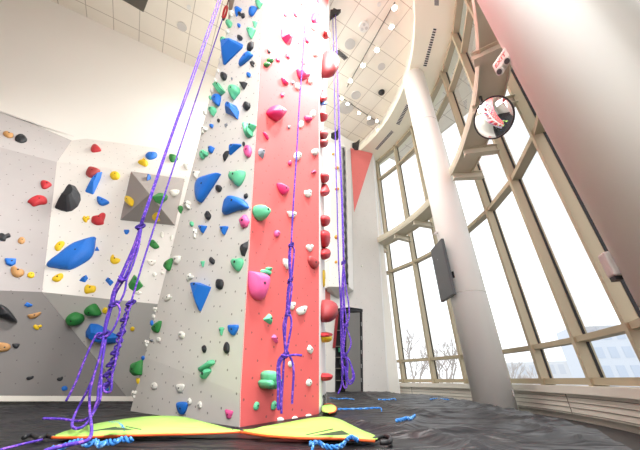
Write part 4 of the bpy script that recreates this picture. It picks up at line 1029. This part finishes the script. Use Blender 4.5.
# dispenser on the near column
pd = Vector((C2.x, C2.y, 0)) + Vector((-math.sin(math.radians(43)), math.cos(math.radians(43)), 0)) * C2r
zd = CH + ray(612, 267).z / math.hypot(ray(612, 267).x, ray(612, 267).y) * math.hypot(pd.x, pd.y)
Md = frame_of(Vector((-.80, .30, 0)).normalized(), Vector((pd.x, pd.y, zd)))
DS = empty('wall_dispenser', (pd.x, pd.y, zd)); tag(DS, 'pale grey dispenser box with dark underside on the near column', 'dispenser')
bevel(loc_obj('casing', MB().box(0, .01, .02, .075, .135, .05), mat('pale_grey_plastic', (206, 200, 196), .5), DS, Md), .01)
loc_obj('nozzle', MB().box(0, -.066, .025, .05, .022, .035), M_black, DS, Md)
# convex mirror under the beam
mc = atZ(493, 118, 4.62); mn = Vector((-.87, -.25, -.42)).normalized()
Mm = frame_of(mn, mc); MR = empty('convex_mirror', mc.to_tuple()); tag(MR, 'round convex safety mirror hung from the curved beam by the windows', 'mirror')
rad = .375; vs, fs = [], []; RN, SN = 10, 40
for j in range(RN + 1):
    rr = rad * j / RN; z = .12 * (1 - (rr / rad) ** 2)
    for i in range(SN): vs.append(Vector((rr * math.cos(2 * PI * i / SN), rr * math.sin(2 * PI * i / SN), z)))
for j in range(RN):
    for i in range(SN): fs.append((j * SN + i, (j + 1) * SN + i, (j + 1) * SN + (i + 1) % SN, j * SN + (i + 1) % SN))
me_obj('mirror_glass', vs, fs, M_mirror, MR, Mm, True)
rim = MB().tube([Vector((rad * math.cos(2 * PI * i / 24), rad * math.sin(2 * PI * i / 24), 0)) for i in range(25)], .016, n=8, sub=3)
me_obj('rim', rim.v, rim.f, M_black, MR, Mm, True)
bk = MB().cyl((0, 0, -.02), (0, 0, -.005), rad, n=40); me_obj('back', bk.v, bk.f, M_gasket, MR, Mm)
top = mc + Mm.to_3x3() @ Vector((0, rad * .92, -.02)); top2 = Vector((top.x + .10, top.y + .10, 5.30))
MB().tube([top, (top + top2) / 2, top2], .03, n=8, sub=2).build('bracket_arm', M_black, MR)

# ceiling things
def ceil_pt(u, v, z=H): return atZ(u, v, z)
def px2m(u, v, w, z=H): a = atZ(u - w / 2, v, z); b = atZ(u + w / 2, v, z); return (a - b).length
def disc(name, u, v, w, m, label, cat, group=None, z=H, drop=.02):
    c = ceil_pt(u, v, z); r = px2m(u, v, w, z) / 2
    o = MB().cyl((c.x, c.y, z - drop), (c.x, c.y, z - .002), r, n=28).build(name, m)
    return tag(o, label, cat, group), c, r
for u, v, w, lb in ((182, 26.5, 9, 'round grey ceiling speaker above the beige wall, left of tower'), (350, 44, 10.5, 'large round grey ceiling speaker nearest the tower, beside the vent'), (381.5, 66.5, 7.4, 'small round grey ceiling speaker beside the track lights'),
                    (356, 95, 9.4, 'round grey ceiling speaker left of the black dome camera'), (371, 122, 8.6, 'round grey ceiling speaker beside the far row of track lights'), (346, 107.5, 15, 'widest pale ceiling disc near the far track lights')):
    disc('ceiling_speaker', u, v, w, M_disc, lb, 'ceiling speaker', 'round ceiling speakers')
o, c, r = disc('smoke_detector', 364, 26, 10, M_lampw, 'white round ceiling detector between speaker and track lights', 'smoke detector', drop=.08)
for a in (0.3, 2.4, 4.5): MB().cyl((c.x + .5 * r * math.cos(a), c.y + .5 * r * math.sin(a), H - .088), (c.x + .5 * r * math.cos(a), c.y + .5 * r * math.sin(a), H - .078), .05 * 1.0, n=10).build('slot', M_disc, o)
disc('smoke_detector', 189, 7, 4, M_lampw, 'tiny white ceiling sensor at the top, left of the tower', 'sensor', drop=.04)
disc('smoke_detector', 379, 4, 4, M_lampw, 'tiny white ceiling sensor at the top, right of the tower', 'sensor', drop=.04)
c = ceil_pt(381.5, 92); DC = empty('dome_camera', (c.x, c.y, H - .1)); tag(DC, 'black dome camera on the ceiling tiles', 'camera')
MB().cyl((c.x, c.y, H - .04), (c.x, c.y, H - .002), .13, n=20).build('mount', M_gasket, DC); MB().ball((c.x, c.y, H - .05), .11, 16).build('dome', M_black, DC, True)
# vents
def vent(label, quad, z, nsl, along, m=M_lampw):
    P = [atZ(u, v, z - .012) for u, v in quad]; E = empty('ceiling_vent', ((sum(P, Vector()) / 4)).to_tuple()); tag(E, label, 'vent', 'ceiling vents')
    MB().prism(P, (0, 0, .01)).build('frame', m, E)
    sb = MB()
    for k in range(nsl):
        t0, t1 = (k + .2) / nsl, (k + .75) / nsl
        if along: q = [P[0].lerp(P[3], t0), P[1].lerp(P[2], t0), P[1].lerp(P[2], t1), P[0].lerp(P[3], t1)]
        else: q = [P[0].lerp(P[1], t0), P[0].lerp(P[1], t1), P[3].lerp(P[2], t1), P[3].lerp(P[2], t0)]
        sb.prism([x - Vector((0, 0, .004)) for x in q], (0, 0, .003))
    sb.build('slots', M_gasket, E); return E
vent('long slotted vent in the curved soffit right of the ceiling tiles, middle one', [(433.6, 28), (436.6, 28.5), (426.4, 66.8), (423.2, 66.3)], SOF, 16, True)
vent('slotted vent in the curved soffit cut by the top of the photo', [(434.3, -12), (438.6, -12), (438.8, 5.6), (434.5, 5.4)], SOF, 4, False)
vent('long slotted vent in the curved soffit left of the column top', [(406.6, 104), (409.2, 106), (399.2, 125), (396, 124)], SOF, 14, True)
vent('farthest long slotted vent in the curved soffit above the pale grey wall', [(391.5, 130.3), (393.6, 132.2), (377.6, 149.8), (375, 149)], SOF, 3, False)
vent('slatted grille in the ceiling tiles next to the purple double rope', [(334.5, 52), (338.5, 49.5), (348.2, 57.5), (344.5, 60.5)], H, 10, False, M_disc)
P = [atZ(u, v, H - .012) for u, v in ((119, -3), (147.5, -4), (143.2, 11.8), (139.5, 11)) ]
o = MB().prism([atZ(u, v, H - .02) for u, v in ((113, -8), (151, -8), (143.4, 12.2), (122.8, 0))], (0, 0, .015)).build('ceiling_vent', M_ventd); tag(o, 'dark rectangular vent in the ceiling at the top left', 'vent', 'ceiling vents')
c = atZ(337.6, 61, H); o = MB().ball((c.x, c.y, H - .10), .07, 12).cyl((c.x, c.y, H - .10), (c.x, c.y, H), .02, n=8).build('ceiling_sensor', M_black, None, True); tag(o, 'small black ball sensor on the ceiling beside the slatted grille', 'sensor')
# track lighting: two rails with spot heads
def track(label, a, b, heads, w):
    pa, pb = atZ(*a, H - .06), atZ(*b, H - .06); T = empty('light_track', pa.to_tuple()); tag(T, label, 'light track')
    MB().tube([pa, pb], .016, n=6, sub=1).build('rail', M_ventd, T)
    for u, v in heads:
        c = atZ(u, v, H - .22); L = empty('track_spotlight', c.to_tuple()); HEADS.append((L, c, u, v))
        MB().cyl((c.x, c.y, c.z), (c.x, c.y, c.z + .12), w, w * .7, n=18).build('housing', M_lampw, L)
        MB().cyl((c.x, c.y, c.z + .12), (c.x, c.y, H - .05), .015, n=8).build('stem', M_lampw, L)
        MB().cyl((c.x, c.y, c.z - .004), (c.x, c.y, c.z), w * .9, n=18).build('lens', M_bulb, L)
HEADS = []
track('dark ceiling rail with large spotlights running toward the near corner', (395, 2), (347, 87), [(394.5, 8), (391.5, 27), (377, 50), (363, 65.5), (350.5, 81)], .085)
n1 = len(HEADS)
track('dark ceiling rail with small spotlights near the back wall', (338, 95), (380.5, 124), [(342, 98.5), (347.5, 104), (359, 113), (369, 118), (377, 121), (378, 130)], .07)
o1 = ['nearest', 'second nearest', 'middle', 'fourth', 'fifth and last']
for i, (L, c, u, v) in enumerate(HEADS):
    if i < n1: tag(L, '%s glowing spotlight on the larger ceiling track, counted from the photo top' % o1[i], 'spotlight', 'track spotlights')
    else: tag(L, '%s small glowing spotlight on the far ceiling track, counted from the left' % ['first', 'second', 'third', 'fourth', 'fifth', 'lowest'][i - n1], 'spotlight', 'track spotlights')

# ------------------------------------------------------------------ outside
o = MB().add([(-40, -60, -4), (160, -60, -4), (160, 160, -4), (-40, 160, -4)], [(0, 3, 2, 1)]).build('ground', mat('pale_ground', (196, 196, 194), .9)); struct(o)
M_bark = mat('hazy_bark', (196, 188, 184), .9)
def tree(u, v_top, Y, label, seed):
    rnd = random.Random(seed); b = atY(u, 385, Y); b.z = -4; top = atY(u, v_top, Y).z; mb = MB(); Ht = top - b.z
    def grow(p, d, L, r, dep):
        q = p + d * L; mid = (p + q) / 2 + Vector((rnd.uniform(-1, 1), rnd.uniform(-1, 1), 0)) * L * .06
        mb.tube([p, mid, q], [r, r * .85, r * .7], n=5, sub=2)
        if dep == 0: return
        for k in range(3 if dep > 1 else 4):
            e = Vector((rnd.uniform(-1, 1), rnd.uniform(-1, 1), rnd.uniform(.15, .9))).normalized()
            grow(p.lerp(q, rnd.uniform(.55, 1)), (d * .75 + e * .75).normalized(), L * rnd.uniform(.55, .75), r * .6, dep - 1)
    grow(b, Vector((0, 0, 1)), Ht * .36, Ht * .016, 5)
    o = mb.build('bare_tree', M_bark); tag(o, label, 'tree', 'bare trees outside the windows')
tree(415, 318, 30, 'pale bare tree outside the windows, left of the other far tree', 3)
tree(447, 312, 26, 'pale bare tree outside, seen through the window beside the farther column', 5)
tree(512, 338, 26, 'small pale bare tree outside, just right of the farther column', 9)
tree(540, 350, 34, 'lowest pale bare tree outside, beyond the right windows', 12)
def building(label, u0, u1, vt, Y, rgb, rgb2, nx, ny):
    a, b = atY(u0, vt, Y), atY(u1, vt, Y * (1 - .12)); zt = atY((u0 + u1) / 2, vt, Y * .95).z
    a.z = b.z = -4; d = (b - a); dep = Vector((d.y, -d.x, 0)).normalized() * -9
    if dep.y < 0: dep = -dep
    B = empty('building', ((a + b) / 2).to_tuple()); tag(B, label, 'building')
    MB().prism([a, b, b + dep, a + dep], (0, 0, zt + 4)).build('facade', mat('haze_%d' % Y, rgb, .9), B)
    nn = -dep.normalized() * .08
    for i in range(nx):
        for j in range(ny):
            p = a + d * ((i + .2) / nx); q = a + d * ((i + .8) / nx); z0 = -3 + (zt + 3) * (j + .2) / ny; z1_ = -3 + (zt + 3) * (j + .8) / ny
            MB().prism([Vector((p.x, p.y, z0)), Vector((q.x, q.y, z0)), Vector((q.x, q.y, z1_)), Vector((p.x, p.y, z1_))], nn).build('window_pane', mat('hazepane_%d' % Y, rgb2, .5), B)
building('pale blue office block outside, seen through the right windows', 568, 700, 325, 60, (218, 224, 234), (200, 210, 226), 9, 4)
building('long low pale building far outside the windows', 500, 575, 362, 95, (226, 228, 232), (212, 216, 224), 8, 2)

# ------------------------------------------------------------------ light
w = bpy.data.worlds.new('overcast'); scn.world = w; w.use_nodes = True
bg = w.node_tree.nodes['Background']; bg.inputs[0].default_value = (0.95, 0.975, 1.0, 1); bg.inputs[1].default_value = 1.6
def area(name, loc, target, sx, sy, power, col=(1, .97, .92)):
    d = bpy.data.lights.new(name, 'AREA'); d.shape = 'RECTANGLE'; d.size = sx; d.size_y = sy; d.energy = power; d.color = col
    o = bpy.data.objects.new(name, d); COL.objects.link(o); o.location = loc
    o.rotation_euler = (Vector(target) - Vector(loc)).to_track_quat('-Z', 'Y').to_euler(); return o
area('added_fill_light', (-3.6, -1.9, 7.5), (3.2, 6.2, 6.0), 4.0, 3.0, 70, (.99, .995, 1))  # unseen fill, added to brighten the column fronts and soffit
area('added_fill_light', (-1.2, 6.2, 10.4), (3.0, 6.4, 0.5), 2.2, 2.2, 620, (1, .995, .98))  # added fill for the far column and baseboard, hidden behind the tower
area('added_rear_fill', (0.3, -2.4, 3.6), (1.6, 6.0, 1.2), 4.0, 4.5, 640, (.99, .995, 1))  # added soft fill from behind the camera; no window there
SP = area('added_fill_light', (1.4, 0.8, 9.7), (-0.3, 2.7, 6.3), 1.4, 1.4, 620, (1, .98, .96))  # unseen lamp added to wash out the upper pink face
SP.data.spread = 1.45
for (L, c, u, v) in HEADS[:n1]:
    d = bpy.data.lights.new('spot_glow', 'SPOT'); d.energy = 2200 if L in [q[0] for q in HEADS[:2]] else 380; d.spot_size = 1.15 if d.energy > 1000 else 1.1; d.spot_blend = 1.0; d.shadow_soft_size = .12; d.color = (1, .995, .98)
    o = bpy.data.objects.new('spot_glow', d); COL.objects.link(o); o.location = c + Vector((0, 0, -.03))
    o.rotation_euler = (Vector((-0.55, 2.5, 6.0) if L in [q[0] for q in HEADS[:2]] else (-5.0, 6.4, 6.6)) - c).to_track_quat('-Z', 'Y').to_euler()
scn.view_settings.view_transform = 'Standard'
scn.view_settings.look = 'None'
scn.view_settings.exposure = 0.0
scn.cycles.max_bounces = 8; scn.cycles.diffuse_bounces = 5; scn.cycles.transparent_max_bounces = 16
scn.cycles.sample_clamp_indirect = 4.0
